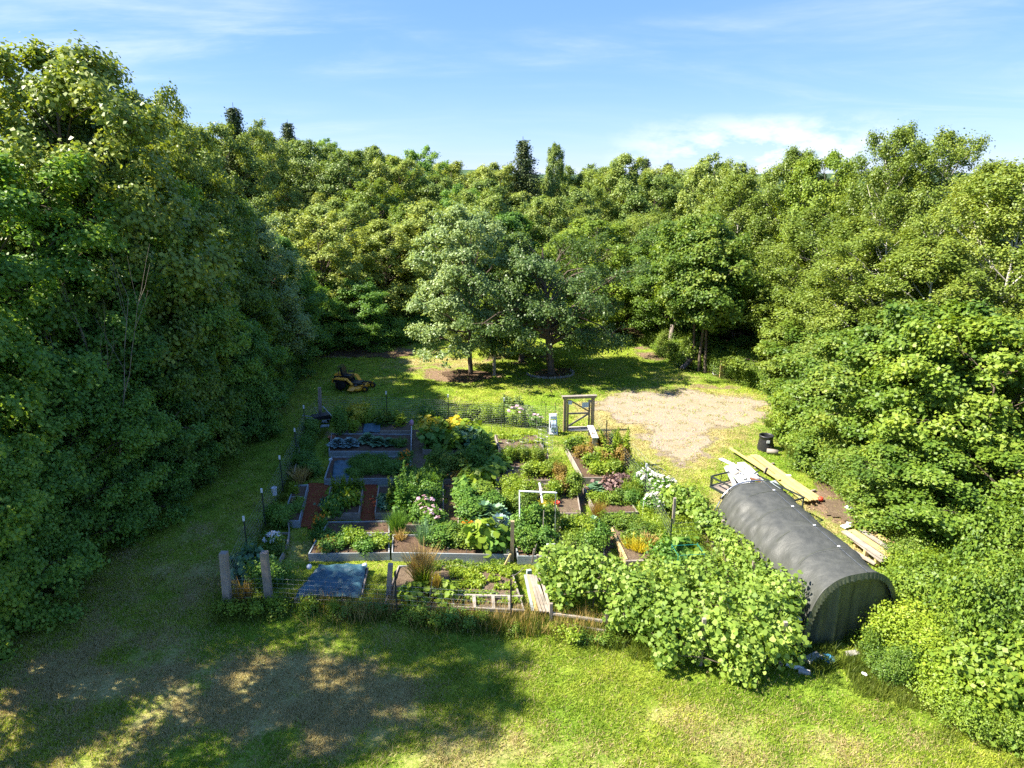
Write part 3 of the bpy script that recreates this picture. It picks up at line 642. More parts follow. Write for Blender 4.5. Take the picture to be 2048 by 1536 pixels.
# --- shrubs closing the foot of the woods
def along(edge, step, off, jit):
    res = []; acc = 0
    for a, b in zip(edge[:-1], edge[1:]):
        d = (b - a); Ld = d.length; n = Vector((-d.y, d.x, 0)).normalized()
        while acc < Ld:
            p = a + d * (acc / Ld) + n * (off + (random.random() - .5) * jit); res.append((p.x, p.y)); acc += step * random.uniform(.8, 1.25)
        acc -= Ld
    return res
for x, y in along(LEFT_EDGE[1:], 1.5, 1.2, .7): place(random.choice(LOW + BU[:1]), x, y, None, random.uniform(1.4, 2.3), random.uniform(1.0, 1.4), None, 'maple_shade_lift', 'edge_shrub', 'dark leafy shrub at the foot of the shaded wood', 'shrub', 'shrubs along the shaded wood')
for x, y in along(LEFT_EDGE[2:], 1.9, 2.6, 1): place(random.choice(LOW), x, y, None, random.uniform(2.6, 4.0), random.uniform(1.4, 1.9), None, 'maple_shade_lift', 'edge_shrub', 'dark leafy shrub at the foot of the shaded wood', 'shrub', 'shrubs along the shaded wood')
for x, y in along(BACK_EDGE[:-1], 1.6, .7, .8): place(random.choice(LOW), x, y, None, random.uniform(1.6, 2.6), random.uniform(1.3, 1.9), None, 'green', 'edge_shrub', 'green shrub at the far side of the lawn behind the mulched strip', 'shrub', 'shrubs along the far side of the lawn')
for x, y in along(RIGHT_EDGE, 1.25, .8, .8): place(random.choice(BU + LOW[:1]), x, y, None, random.uniform(1.2, 2.3), random.uniform(1.0, 1.6), None, random.choice(['bush', 'maple', 'bush']), 'edge_shrub', 'sunlit shrub at the foot of the birch wood', 'shrub', 'shrubs along the sunlit wood')
for x, y in along(RIGHT_EDGE[3:], 1.7, 2.2, 1.0): place(random.choice(BU), x, y, None, random.uniform(2.0, 3.6), random.uniform(1.4, 2.0), None, random.choice(['bush', 'maple']), 'edge_shrub', 'sunlit shrub at the foot of the birch wood', 'shrub', 'shrubs along the sunlit wood')
for x, y in along(GP([(1790, 1335), (1870, 1395), (1960, 1440), (2070, 1475)]), .9, 0, .8):
    place(random.choice(BU), x, y, None, random.uniform(.6, 1.1), random.uniform(.7, 1.1), None, 'bush', 'rough_bush', 'low bright bush in the rough corner by the tarpaulin shelter', 'bush', 'low bushes beside the shelter end')
for i, (px, py, h, r) in enumerate(((1830, 1300, 1.5, 1.4), (1900, 1250, 2.1, 1.7), (1985, 1330, 2.0, 1.7), (2050, 1400, 1.9, 1.5), (1930, 1390, 1.4, 1.4), (2010, 1230, 2.8, 2.0), (1850, 1200, 1.6, 1.4), (2080, 1300, 2.6, 1.8))):
    p = G(px, py); place(BU[i % 3], p.x, p.y, None, h, r, None, ('bright', 'bush')[i % 2], 'rough_bush', 'low bright bush in the rough corner by the tarpaulin shelter', 'bush', 'low bushes beside the shelter end')
# --- silver maple, apple tree and saplings on the lawn
SM = make_tree('silver_maple_tree', 201, 11.2, 3.9, .14, 44, 'oval', .16, 42000, .50, .6, (.1, 1.1), 9, .2, .05, trunks=1)
p = G(942, 748); place(SM, p.x, p.y, None, height_at(930, 418, p.y)[0], 3.45, 1.0, 'silver', None, 'pyramid-shaped silver maple with whitish leaves in a mulch ring on the lawn', 'tree')
AP = make_tree('apple_tree', 202, 8.2, 5.0, .20, 45, 'round', .13, 62000, .52, .6, (-.15, .9), 10, .30, .04, trunks=3, droop=.5)
p = G(1100, 748); place(AP, p.x + .1, p.y, None, height_at(1080, 478, p.y)[0], 4.7, .4, 'apple', None, 'old spreading apple tree with thick dark trunk in a stone ring', 'tree')
TT = make_tree('slim_tree', 204, 9, 2.7, .40, 30, 'round', .16, 22000, .5, .6, (.1, 1.1), 7, .12, .02)
for px, py, h, la in ((1397, 742, 9.5, 'thin grey-trunked tree beside the heap of pots'), (1386, 738, 10, 'grey-trunked tree directly behind the heap of pots'), (1410, 745, 9, 'slim grey-trunked tree farthest from the pots')):
    q = G(px, py); place(TT, q.x, q.y, None, h, 2.6, None, 'maple', None, la, 'tree')
SAP = make_tree('sapling', 203, 5.0, 1.1, .42, 18, 'round', .16, 5000, .45, .6, (.3, 1.2), 4, .06, .02)
for i, (px, py, h, la) in enumerate(((1008, 715, 5.0, 'thin sapling leaning beside the old hand pump'), (1025, 716, 4.6, 'thin sapling second from the hand pump'), (1045, 712, 3.6, 'short bright-crowned sapling behind the wooden stump seat'), (1068, 710, 4.4, 'sapling just behind the stump seat nearest the apple trunk'), (985, 718, 4.2, 'sapling rising behind the hand pump post'))):
    q = G(px, py); place(SAP, q.x, q.y + 1, None, h, 1.2, None, 'bright', None, la, 'tree')
# --- dead tree
def dead_tree():
    r = random.Random(5); paths = []
    def grow(p, d, l, rad, dep):
        pts = [p]; 
        for i in range(4): d = (d + Vector((r.uniform(-.16, .16), r.uniform(-.16, .16), r.uniform(-.02, .16)))).normalized(); p = p + d * l / 4; pts.append(p)
        paths.append((np.array([tuple(q) for q in pts]), np.linspace(rad, rad * .45, 5)))
        if dep > 0:
            for k in range(3 if dep > 1 else 4):
                q = pts[r.choice((1, 2, 3, 4)) if k else 4]; dd = (d + Vector((r.uniform(-1, 1), r.uniform(-.6, .6), r.uniform(-.1, .6)))).normalized(); grow(q, dd, l * r.uniform(.45, .7), rad * .42, dep - 1)
    grow(Vector((0, 0, 0)), Vector((.12, 0, 1)), 4.0, .10, 3); grow(Vector((.15, 0, 3.2)), Vector((-.5, 0, .9)), 3.2, .06, 3); grow(Vector((.9, -.3, 0)), Vector((.25, 0, 1)), 4.8, .07, 2)
    V, F = tubes(paths, 5); return mesh_quads('dead_tree', V, F, None, None, True)
zt, xt = height_at(150, 720, 22.0)
o = link('dead_tree', dead_tree(), M['deadwood']); o.location = (xt, 22.0, 0); o.scale = (.62, .5, 1.15)
tag(o, 'bare dead tree with forked grey twigs before the shaded maples', 'tree')

# ------------------------------------------------------------------ grass and weeds
def blades(name, x, y, z0, hgt_, wid, mat, lean=.5, extra_masks=True):
    n = len(x); a = rng.random(n) * 6.283; h = hgt_ * (.5 + rng.random(n)); w_ = wid * (.6 + .8 * rng.random(n))
    dx, dy = np.cos(a), np.sin(a); la = rng.random(n) * 6.283; le = h * lean * rng.random(n)
    B = np.stack([x, y, z0 * np.ones(n)], 1)
    V = np.stack([B - np.stack([dx, dy, 0 * a], 1) * w_[:, None] / 2, B + np.stack([dx, dy, 0 * a], 1) * w_[:, None] / 2,
                  B + np.stack([np.cos(la) * le, np.sin(la) * le, h], 1)], 1).reshape(-1, 3)
    ex = None
    if extra_masks:
        dry, dirt, fo, gr, _ = masks(x, y); ex = {'dry': ('FACE', dry)}
    me = mesh_quads(name, V, np.arange(n * 3).reshape(n, 3), rng.random(n), ex)
    return tag(link(name, me, mat), kind='stuff')
def lawn_points(n, x0, x1, y0, y1, thin=1.0):
    x = rng.uniform(x0, x1, n); y = rng.uniform(y0, y1, n)
    ok = (np.abs(x) < .80 * y + 2.5)
    x, y = x[ok], y[ok]; dry, dirt, fo, gr, _ = masks(x, y)
    t = fbm(x, y, .7, 21) * .7 + fbm(x, y, .25, 22) * .3
    ok = (sdf(LAWN, x, y) < 0) & (rng.random(len(x)) > dirt * .9 + gr * 1.2) & (rng.random(len(x)) < smooth(.22, .6, t) * thin)
    return x[ok], y[ok]
rng = np.random.default_rng(300)
x, y = lawn_points(560000, -14, 14, 9.5, 19)
blades('grass', x, y, -.02, .060, .020, M['blade'], 1.6)
x, y = lawn_points(300000, -18, 17, 19, 33)
blades('grass', x, y, -.02, .045, .034, M['blade'], 1.7)
x, y = lawn_points(150000, -16, 22, 33, 52)
blades('grass', x, y, -.02, .05, .06, M['blade'], 1.7)
x = rng.uniform(2, 15, 160000); y = rng.uniform(27, 41, 160000); gr_ = masks(x, y)[3]; k_ = fbm(x, y, .45, 61)
ok = (gr_ > .05) & (gr_ < 1.01) & (rng.random(len(x)) < smooth(.50, .68, k_ + (1 - gr_) * .16)) & (rng.random(len(x)) < .16)
blades('gravel_grass', x[ok], y[ok], -.02, .05, .045, M['blade'], 1.5)
# uncut strip in front of the beds
def strip(px, wid, n, h, name='weeds', w_=.02, mat='weed', lean=.9):
    P_ = GP(px); xs, ys = [], []
    L_ = [(b - a).length for a, b in zip(P_[:-1], P_[1:])]; pr = np.array(L_) / sum(L_)
    k = rng.choice(len(L_), n, p=pr); t = rng.random(n); off = rng.normal(size=n) * wid
    A = np.array([(p.x, p.y) for p in P_]); x = A[k, 0] * (1 - t) + A[k + 1, 0] * t + rng.normal(size=n) * .1; y = A[k, 1] * (1 - t) + A[k + 1, 1] * t + off
    c = fbm(x, y, .5, 31); ok = rng.random(n) < smooth(.3, .6, c); return blades(name, x[ok], y[ok], -.02, h, w_, M[mat], lean, False)
strip([(430, 1228), (600, 1212), (760, 1225), (900, 1240), (1060, 1250), (1200, 1270), (1290, 1300)], .26, 36000, .24)
strip([(600, 1216), (900, 1235), (1200, 1262)], .3, 5000, .42, 'tall_weeds', .016, 'straw', .6)
strip([(520, 1100), (590, 930), (650, 860)], .25, 9000, .22)
strip([(1600, 1330), (1700, 1320), (1800, 1290)], .4, 9000, .22)
strip([(1300, 960), (1345, 1030), (1400, 1100)], .5, 14000, .30)
strip([(1700, 1360), (1850, 1420), (2040, 1500)], .5, 9000, .16)
strip([(1540, 850), (1600, 930), (1700, 985), (1790, 1070)], .5, 14000, .25)
# broad weeds among the strip
LW = make_bush('weed_clump', 401, .5, .35, 12, .055, 700, cl=.4)
rr = random.Random(3)
for i in range(26):
    t = rr.random(); a, b = ((430, 1222), (760, 1226)) if i % 2 else ((760, 1230), (1290, 1290)); q = G(a[0] + (b[0] - a[0]) * t, a[1] + (b[1] - a[1]) * t + rr.uniform(-6, 8))
    place(LW, q.x, q.y, -.02, rr.uniform(.25, .5), rr.uniform(.2, .4), None, rr.choice(['green', 'bright', 'bush']), 'weed_clump', 'leafy weed clump in the uncut strip before the beds', 'weed', 'weeds in the uncut strip')

# ------------------------------------------------------------------ paths and raised beds
sheet('mulch_path', [(580, 1052), (640, 1058), (655, 968), (618, 966)], .012, M['mulch'])
sheet('mulch_path', [(722, 1040), (752, 1042), (760, 966), (728, 966)], .012, M['mulch'])
sheet('bare_earth', [(660, 700), (830, 706), (800, 716), (690, 712), (620, 704)], .012, M['soil'], jag=.6)
sheet('soil_path', [(822, 958), (850, 960), (845, 860), (822, 862)], .012, M['drysoil'])
sheet('soil_path', [(890, 1064), (915, 1064), (918, 960), (890, 958)], .012, M['soil'])
sheet('soil_path', [(1018, 1060), (1030, 1050), (1090, 1040), (1240, 1045), (1215, 1118), (1030, 1120)], .012, M['drysoil'], jag=.3)
sheet('soil_path', [(1085, 1030), (1170, 1032), (1168, 960), (990, 960), (1012, 1030)], .008, M['drysoil'])
sheet('bare_earth', [(1650, 1000), (1700, 990), (1740, 1010), (1760, 1050), (1700, 1045), (1660, 1030)], .012, M['drysoil'], jag=.4)
def board_between(mb, a, b, z0, z1, th, side):
    d = (b - a); n = Vector((-d.y, d.x, 0)).normalized() * th / 2 * side; m = (a + b) / 2 + n
    mb.box((m.x, m.y, (z0 + z1) / 2), (d.length, th, z1 - z0), Matrix.Rotation(math.atan2(d.y, d.x), 4, 'Z')); return mb
bedr = random.Random(8)
def bed(px, h, mat, label, soil='soil', th=.045, mats=None, cross=(), name='raised_bed', soil_drop=.05):
    P_ = [G(a, b, h) for a, b in px]; c = sum(P_, Vector()) / 4
    e = empty(name, (c.x, c.y, 0), 0, 1, label, 'raised bed', 'raised beds of the vegetable garden')
    Q = [Vector((p.x - c.x, p.y - c.y, 0)) for p in P_]
    for i in range(4):
        a, b = Q[i].copy(), Q[(i + 1) % 4].copy(); d = (b - a).normalized()
        if i % 2: a += d * (th + .003); b -= d * (th + .003)
        mb = MB(); hh = h + bedr.uniform(-.015, .015)
        board_between(mb, a, b, -.03, hh * .52, th, 1); board_between(mb, a - d * 0, b, hh * .52 + .006, hh, th - .004, 1)
        mb.build('board', M[(mats or {}).get(i, mat)], e)
    for f0, f1, ax in cross:
        if ax == 'x': a, b = Q[0].lerp(Q[3], f0), Q[1].lerp(Q[2], f1)
        else: a, b = Q[0].lerp(Q[1], f0), Q[3].lerp(Q[2], f1)
        d = (b - a).normalized(); board_between(MB(), a + d * (th + .01), b - d * (th + .01), -.01, h - .02, .035, 1).build('cross_board', M[mat], e)
    ins = [q * .965 for q in Q]; s = 14
    V = []; 
    for j in range(s + 1):
        for i in range(s + 1):
            p = ins[0].lerp(ins[1], i / s).lerp(ins[3].lerp(ins[2], i / s), j / s); V.append((p.x, p.y, h - soil_drop + (float(vnoise(p.x + c.x, p.y + c.y, .22)) - .5) * .05))
    ii_ = np.arange((s + 1) ** 2).reshape(s + 1, s + 1); F_ = np.stack([ii_[:-1, :-1], ii_[:-1, 1:], ii_[1:, 1:], ii_[1:, :-1]], -1).reshape(-1, 4)
    link('soil', mesh_quads('soil', V, F_, None, None, True), M[soil], e)
    return e, Q, c
bed([(588, 1198), (722, 1200), (737, 1134), (634, 1135)], .12, 'oldwood', 'low bed wholly covered with crumpled blue-grey sheet')
bed([(616, 1107), (779, 1105), (779, 1070), (636, 1071)], .28, 'bluewood', 'long grey-boarded bed packed with lettuces, next behind the blue sheeted bed')
bed([(642, 1067), (779, 1066), (779, 1041), (655, 1043)], .28, 'bluewood', 'narrow bed of bare dark soil behind the lettuce bed')
bed([(651, 1026), (719, 1026), (727, 973), (660, 973)], .28, 'oldwood', 'bed of tall bolting lettuces between the two red mulch paths')
bed([(749, 1026), (838, 1026), (842, 970), (757, 971)], .28, 'oldwood', 'bed beside the red mulch path, half hidden by a bean tower', mats={3: 'palewood'})
bed([(648, 958), (822, 956), (822, 912), (663, 913)], .28, 'bluewood', 'long bed with a square of blue-grey sheet and orange marigolds at its end')
bed([(657, 902), (823, 902), (823, 868), (663, 866)], .26, 'bluewood', 'long bed of big blue-grey cabbages', mats={0: 'bluewood'})
bed([(690, 862), (823, 861), (823, 843), (697, 843)], .24, 'oldwood', 'bed of pale dry soil behind the cabbages', 'drysoil')
bed([(562, 1040), (599, 1043), (617, 968), (588, 970)], .25, 'bluewood', 'slim divided planter between the wire fence and the red mulch path', cross=((.45, .45, 'x'), (.65, .65, 'x')))
bed([(845, 900), (945, 900), (938, 862), (852, 862)], .22, 'oldwood', 'bed overflowing with yellow-green squash leaves')
bed([(862, 958), (985, 960), (975, 908), (866, 908)], .24, 'oldwood', 'bed of staked tomatoes before the squash bed')
bed([(800, 1050), (888, 1050), (887, 962), (848, 962)], .26, 'oldwood', 'bed of pink coneflowers and beans beside a dark soil path')
bed([(915, 1062), (1018, 1062), (996, 976), (917, 972)], .28, 'oldwood', 'bed of cucumbers and kale with a long sunlit board', 'soil', mats={1: 'palewood'})
bed([(783, 1106), (1020, 1110), (1012, 1070), (785, 1068)], .30, 'bluewood', 'longest grey-boarded bed with marigolds and a big courgette plant')
bed([(768, 1208), (1050, 1222), (1020, 1128), (797, 1130)], .20, 'oldwood', 'wide front bed of strawberries and rhubarb by the uncut strip', 'drysoil', mats={0: 'newwood', 1: 'palewood', 2: 'bluewood'})
bed([(998, 898), (1089, 899), (1074, 870), (989, 869)], .25, 'palewood', 'strawberry bed with pale boards close to the hose reel', 'drysoil')
bed([(985, 934), (1100, 931), (1096, 907), (998, 907)], .20, 'oldwood', 'bed of tomato cages just before the pale strawberry bed', 'soil')
bed([(993, 961), (1131, 960), (1112, 939), (987, 940)], .22, 'oldwood', 'bed with a curled hose lying on bare soil', 'drysoil')
bed([(1165, 955), (1224, 955), (1182, 893), (1130, 891)], .28, 'oldwood', 'bed slanting away with one bright pale long board', 'soil', mats={3: 'palewood'}, cross=((.62, .62, 'x'),))
bed([(1092, 1026), (1162, 1026), (1152, 966), (1081, 966)], .28, 'oldwood', 'bed with a red pot and rusty-leaved plants', 'drysoil')
bed([(1193, 1027), (1277, 1024), (1240, 973), (1166, 972)], .28, 'oldwood', 'bed of purple kale and dark turned soil', 'soil', mats={3: 'palewood', 1: 'palewood'})
bed([(1035, 1112), (1110, 1112), (1108, 1050), (1022, 1050)], .30, 'bluewood', 'tomato bed under the white pipe frame')
bed([(1125, 1118), (1210, 1118), (1205, 1046), (1118, 1045)], .28, 'oldwood', 'bed of dense peppers and beans beside the white pipe frame')
bed([(1252, 1122), (1315, 1120), (1278, 1048), (1219, 1052)], .28, 'oldwood', 'bed of yellowing onions with one fresh yellow board', 'drysoil', mats={3: 'newwood'}, th=.09)
# grid of small wooden frames in the front bed
e = empty('frame_row', tuple(G(970, 1205)), 0, 1, 'row of small square wooden frames at the front edge of the strawberry bed', 'planting frame')
o0 = G(970, 1205)
for a, b in (((906, 1190), (1046, 1193)), ((906, 1214), (1049, 1221))):
    p_, q_ = G(*a, .24) - o0, G(*b, .24) - o0; MB().beam(p_, q_, .07, .05).build('rail', M['palewood'], e)
for t in (0, .3, .57, .8): 
    p_, q_ = G(906 + 140 * t, 1190 + 3 * t, .25) - o0, G(906 + 143 * t, 1214 + 7 * t, .25) - o0; MB().beam(p_, q_, .09, .04).build('slat', M['palewood'], e)
# plank walk
e = empty('plank_walk', tuple(G(1075, 1190)), 0, 1, 'walk of worn parallel planks, one of them yellow, beside the grape vine', 'plank walk'); o0 = G(1075, 1190)
for i in range(5):
    t0, t1 = i / 5 + .012, (i + 1) / 5 - .012
    A = [Vector(G(1048 + 24 * t, 1150 + 0 * t, .16)) - o0 for t in (t0, t1)]; B_ = [Vector(G(1062 + 38 * t, 1222 + 3 * t, .16)) - o0 for t in (t0, t1)]
    a, b = (A[0] + A[1]) / 2, (B_[0] + B_[1]) / 2; wd = ((A[1] - A[0]).length + (B_[1] - B_[0]).length) / 2
    o = MB().beam(a, b, wd, .04).build('plank', M[('bluewood', 'newwood', 'palewood', 'oldwood', 'palewood')[i]], e)
MB().beam(G(1060, 1160, .06) - o0, G(1090, 1161, .06) - o0, .09, .12).build('bearer', M['oldwood'], e); MB().beam(G(1068, 1215, .06) - o0, G(1100, 1217, .06) - o0, .09, .12).build('bearer', M['oldwood'], e)
# low rails beyond it
e = empty('low_rail_fence', tuple(G(1150, 1240)), 0, 1, 'low weathered rail fence at the foot of the grape vine', 'rail fence'); o0 = G(1150, 1240)
for a, b, z in (((1078, 1140), (1102, 1226), .2), ((1102, 1226), (1205, 1242), .22), ((1135, 1250), (1212, 1262), .12)): MB().beam(G(*a, z) - o0, G(*b, z) - o0, .08, .06).build('rail', M['palewood'], e)
for a in ((1102, 1240), (1212, 1255), (1075, 1140)):
    g = G(*a) - o0; MB().beam(g, g + Vector((0, 0, .55)), .08, .08).build('post', M['oldwood'], e)
# curved edging and fence-side rail
e = empty('bed_edging', tuple(G(570, 1090)), 0, 1, 'curved edging of split grey boards round the white-flowered corner bed', 'edging'); o0 = G(570, 1090)
pts = [(577, 1048), (579, 1066), (576, 1088), (567, 1110), (553, 1136)]
for a, b in zip(pts[:-1], pts[1:]): MB().beam(G(*a, .12) - o0, G(*b, .12) - o0, .04, .2).build('board', M['palewood'], e)
for a, b in (((560, 1067), (577, 1067)), ((562, 1080), (576, 1082))): MB().beam(G(*a, .12) - o0, G(*b, .12) - o0, .04, .06).build('board', M['palewood'], e)
o = MB().beam(G(600, 900, .15), G(588, 952, .15), .05, .25).build('edging_board', M['oldwood']); tag(o, 'brown edging board on its side by the wire fence', 'board')
# sheets lying on beds
def tarp_sheet(px, z, mat, label, name='ground_sheet', amp=.13):
    P_ = [G(a, b, z) for a, b in px]; s = 26; V = []
    for j in range(s + 1):
        for i in range(s + 1):
            p = P_[0].lerp(P_[1], i / s).lerp(P_[3].lerp(P_[2], i / s), j / s)
            ed = min(i, j, s - i, s - j); w1 = float(vnoise(p.x * 1.2 + p.y, p.y * 3.2 - p.x * .6, .35, 3)); w2 = float(vnoise(p.x, p.y * 2, .13, 5))
            V.append((p.x, p.y, z + amp * (w1 * .7 + w2 * .3) - (.05 if ed == 0 else 0)))
    ii_ = np.arange((s + 1) ** 2).reshape(s + 1, s + 1); F_ = np.stack([ii_[:-1, :-1], ii_[:-1, 1:], ii_[1:, 1:], ii_[1:, :-1]], -1).reshape(-1, 4)
    return tag(link(name, mesh_quads(name, V, F_, None, None, True), M[mat]), label, 'sheet')
tarp_sheet([(590, 1196), (719, 1198), (734, 1133), (638, 1134)], .13, 'tarp_blue', 'crumpled blue-grey sheet covering the whole low front bed', amp=.22)
tarp_sheet([(664, 957), (701, 956), (706, 921), (668, 922)], .25, 'tarp_blue', 'small blue-grey sheet spread at the end of the marigold bed')
tarp_sheet([(725, 866), (760, 864), (762, 848), (728, 849)], .23, 'tarp_blue', 'grey-blue sheet scrap lying behind the cabbages')
for a, b, la in ((617, 1136, 'white stone holding the far edge of the blue sheet'), (728, 1134, 'white block holding the blue sheet corner by the grass'), (660, 922, 'white plastic jug lying at the cabbage bed corner')):
    q = G(a, b, .17); tag(MB().lathe(q, [(.02, -.02), (.08, 0), (.09, .07), (.05, .13), (.02, .14)], 10, Matrix.Rotation(.5, 4, 'Y')).build('white_jug' if 'jug' in la else 'weight_stone', M['white'], None, True), la, 'jug' if 'jug' in la else 'stone')
# ------------------------------------------------------------------ plants
rng = np.random.default_rng(500)
PL = dict(
    leafy=make_bush('p', 501, .6, .4, 26, .075, 1500, cl=.34), tall=make_bush('p', 502, 1.3, .45, 44, .085, 3600, cl=.36, top=.2), fine=make_bush('p', 503, .55, .4, 30, .11, 2600, cl=.34, asp=.10, upb=.1),
    broad=make_bush('p', 504, .7, .6, 26, .26, 210, cl=.42, shape='lobed', upb=1.2), peas=make_bush('p', 505, .8, .5, 34, .06, 3200, cl=.30), let=make_bush('p', 506, .35, .3, 16, .11, 420, cl=.45, upb=.5))
def rosette(seed, n, R, H, leaf, asp=.45):
    r = np.random.default_rng(seed); t = np.sort(r.random(n)); a = np.arange(n) * 2.4; rad = R * (.15 + .75 * t); z = H * (.95 - .7 * t)
    P_ = np.stack([np.cos(a) * rad, np.sin(a) * rad, z], 1); Tn = np.stack([np.cos(a), np.sin(a), .9 * (1 - t)], 1); N = np.stack([-np.cos(a) * .7 * (1 - t), -np.sin(a) * .7 * (1 - t), 1 + 0 * a], 1) + r.normal(size=(n, 3)) * .12
    V, F_ = leaf_geo(P_, N, leaf * (.5 + .6 * t), 'lobed', Tn); V[:, 2] = np.maximum(V[:, 2], .01)
    return dict(name='p', parts=[('stem', MB().lathe((0, 0, 0), [(.05, 0), (.06, H * .5), (.02, H * .8)], 6).build('stem', None, mesh_only=True), 'bark'), ('foliage', mesh_quads('foliage', V, F_, r.random(n)), None)], H=H, R=R)
PL['cab'] = rosette(511, 46, .42, .38, .34)
def spires(seed, n, R, H, leaf, per):
    r = np.random.default_rng(seed); P_, N, S, paths = [], [], [], []
    for i in range(n):
        a, d = r.random() * 6.28, R * math.sqrt(r.random()); bx, by = math.cos(a) * d, math.sin(a) * d; h = H * (.65 + .35 * r.random()); lx, ly = r.normal(size=2) * .08 * h
        paths.append((np.array([[bx, by, 0], [bx + lx, by + ly, h]]), np.array([.010, .003])))
        z = r.random(per) ** .8; w_ = .10 * (1.1 - z) * (1 + H); th = r.random(per) * 6.28
        P_.append(np.stack([bx + lx * z + np.cos(th) * w_ * r.random(per), by + ly * z + np.sin(th) * w_ * r.random(per), z * h], 1)); N.append(r.normal(size=(per, 3)) + [0, 0, .5]); S.append(leaf * (1.25 - z))
    V, F_ = leaf_geo(np.concatenate(P_), np.concatenate(N), np.concatenate(S)); TV, TF = tubes(paths, 3)
    return dict(name='p', parts=[('stem', mesh_quads('stem', TV, TF), 'green'), ('foliage', mesh_quads('foliage', V, F_, r.random(len(F_))), None)], H=H, R=R)
PL['spire'] = spires(521, 7, .22, .8, .09, 90); PL['tower'] = spires(522, 9, .30, 1.9, .12, 330)
def stalks(seed, n, R, H, w_=.012):
    r = np.random.default_rng(seed); a = r.random(n) * 6.28; d = R * .4 * np.sqrt(r.random(n)); le = r.random(n) * .55 * H; b = r.random(n) * 6.28; h = H * (.6 + .4 * r.random(n)); th = r.random(n) * 6.28
    B = np.stack([np.cos(a) * d, np.sin(a) * d, 0 * a], 1); D = np.stack([np.cos(th), np.sin(th), 0 * th], 1) * w_
    Tp = B + np.stack([np.cos(b) * le, np.sin(b) * le, h], 1); Mi = B * .5 + Tp * .5 + np.stack([0 * a, 0 * a, h * .08], 1)
    V = np.stack([B - D, B + D, Mi + D, Mi - D, Tp + D * .3, Tp - D * .3], 1).reshape(-1, 3); k = np.arange(n) * 6
    F_ = np.concatenate([np.stack([k, k + 1, k + 2, k + 3], 1), np.stack([k + 3, k + 2, k + 4, k + 5], 1)])
    return dict(name='p', parts=[('stalks', mesh_quads('stalks', V, F_, r.random(len(F_))), None)], H=H, R=R)
PL['stalk'] = stalks(531, 160, .4, .8); PL['fern'] = stalks(532, 700, .45, 1.1, .006)
def heads(seed, n, R, H, size, dome=.3):
    r = np.random.default_rng(seed); V, F_, o = [], [], 0
    a = r.random(n) * 6.28; d = R * np.sqrt(r.random(n)); P_ = np.stack([np.cos(a) * d, np.sin(a) * d, H * (1 - dome * (d / R) ** 2) * (.85 + .2 * r.random(n))], 1)
    k = 7; ps, ns, ss, ts = [], [], [], []
    for i in range(n):
        nn = unit(r.normal(size=3) * .35 + [0, -.25, 1]); u = unit(np.cross(nn, [1, .2, 0])); v = np.cross(nn, u)
        for j in range(k):
            th = j * 6.283 / k; t_ = u * math.cos(th) + v * math.sin(th); ps.append(P_[i] + t_ * size * .30); ns.append(nn + t_ * .25); ss.append(size * .62); ts.append(t_)
    V, F_ = leaf_geo(np.array(ps), np.array(ns), np.array(ss), 'quad', np.array(ts)); return mesh_quads('blossoms', V, F_, r.random(len(F_)))
FL = dict(white=(heads(541, 60, .5, .75, .11), 'white_petal'), orange=(heads(542, 16, .34, .5, .11), 'orange_petal'), pink=(heads(543, 16, .38, .95, .13), 'pink_petal'), smallwhite=(heads(544, 70, .3, .42, .06), 'white_petal'))
pr_ = random.Random(12)
def pl(kind, px, py, h, r, mat, name, label, group=None, z=.2, fl=None, cat='plant', n=1, spread=(0, 0), trunk=None):
    for i in range(n):
        q = G(px + (pr_.uniform(-1, 1) * spread[0] if n > 1 else 0), py + (pr_.uniform(-1, 1) * spread[1] if n > 1 else 0), z)
        k = pr_.uniform(.82, 1.15) if n > 1 else 1
        e = place(PL[kind], q.x, q.y, z - .02, h * k, r * k, None, mat, name, label, cat, group, trunk)
        if fl:
            me, m = FL[fl]; f = link('blossoms', me, M[m], e)
            bz = {'white': .75, 'orange': .5, 'pink': .95, 'smallwhite': .42}[fl]; br = {'white': .5, 'orange': .34, 'pink': .38, 'smallwhite': .3}[fl]
            f.scale = (PL[kind]['R'] / br * .95, PL[kind]['R'] / br * .95, PL[kind]['H'] / bz * 1.05)
# left block
pl('let', 655, 1100, .35, .3, 'rusty', 'lettuce_plant', 'reddish plant at the corner of the lettuce bed nearest the curved edging')
pl('leafy', 672, 1092, .4, .32, 'green', 'lettuce_plant', 'dark leafy clump in the lettuce bed', 'leafy greens of the lettuce bed', n=6, spread=(26, 12))
pl('leafy', 712, 1088, .55, .4, 'bright', 'bean_plant', 'tall bright clump in the middle of the lettuce bed')
pl('leafy', 738, 1092, .42, .36, 'green', 'lettuce_plant', 'dark leafy clump in the lettuce bed', 'leafy greens of the lettuce bed', n=3, spread=(12, 10))
pl('leafy', 763, 1090, .40, .36, 'bright', 'celery_plant', 'bright yellow-green celery at the end of the lettuce bed', n=1)
pl('leafy', 750, 1095, .36, .3, 'bright', 'celery_plant', 'bright yellow-green celery before the end of the lettuce bed', n=1)
pl('leafy', 642, 1060, .6, .28, 'green', 'nasturtium_plant', 'trailing plant with orange blossoms beside the bare soil bed', fl='orange', z=.05)
pl('leafy', 636, 1085, .5, .22, 'green', 'tomato_plant', 'leggy plant climbing over the corner of the lettuce bed', z=.05)
for i, (a, b, h) in enumerate(((672, 990, 1.0), (684, 985, .95), (700, 984, .9), (718, 980, .8))): pl('spire', a, b, h, .2, 'bright', 'bolting_lettuce', 'tall bolting lettuce spire in the bed between the mulch paths', 'bolting lettuces')
pl('let', 683, 1012, .5, .28, 'green', 'lettuce_plant', 'curly lettuce in the bed between the mulch paths', 'curly lettuces', n=4, spread=(14, 16))
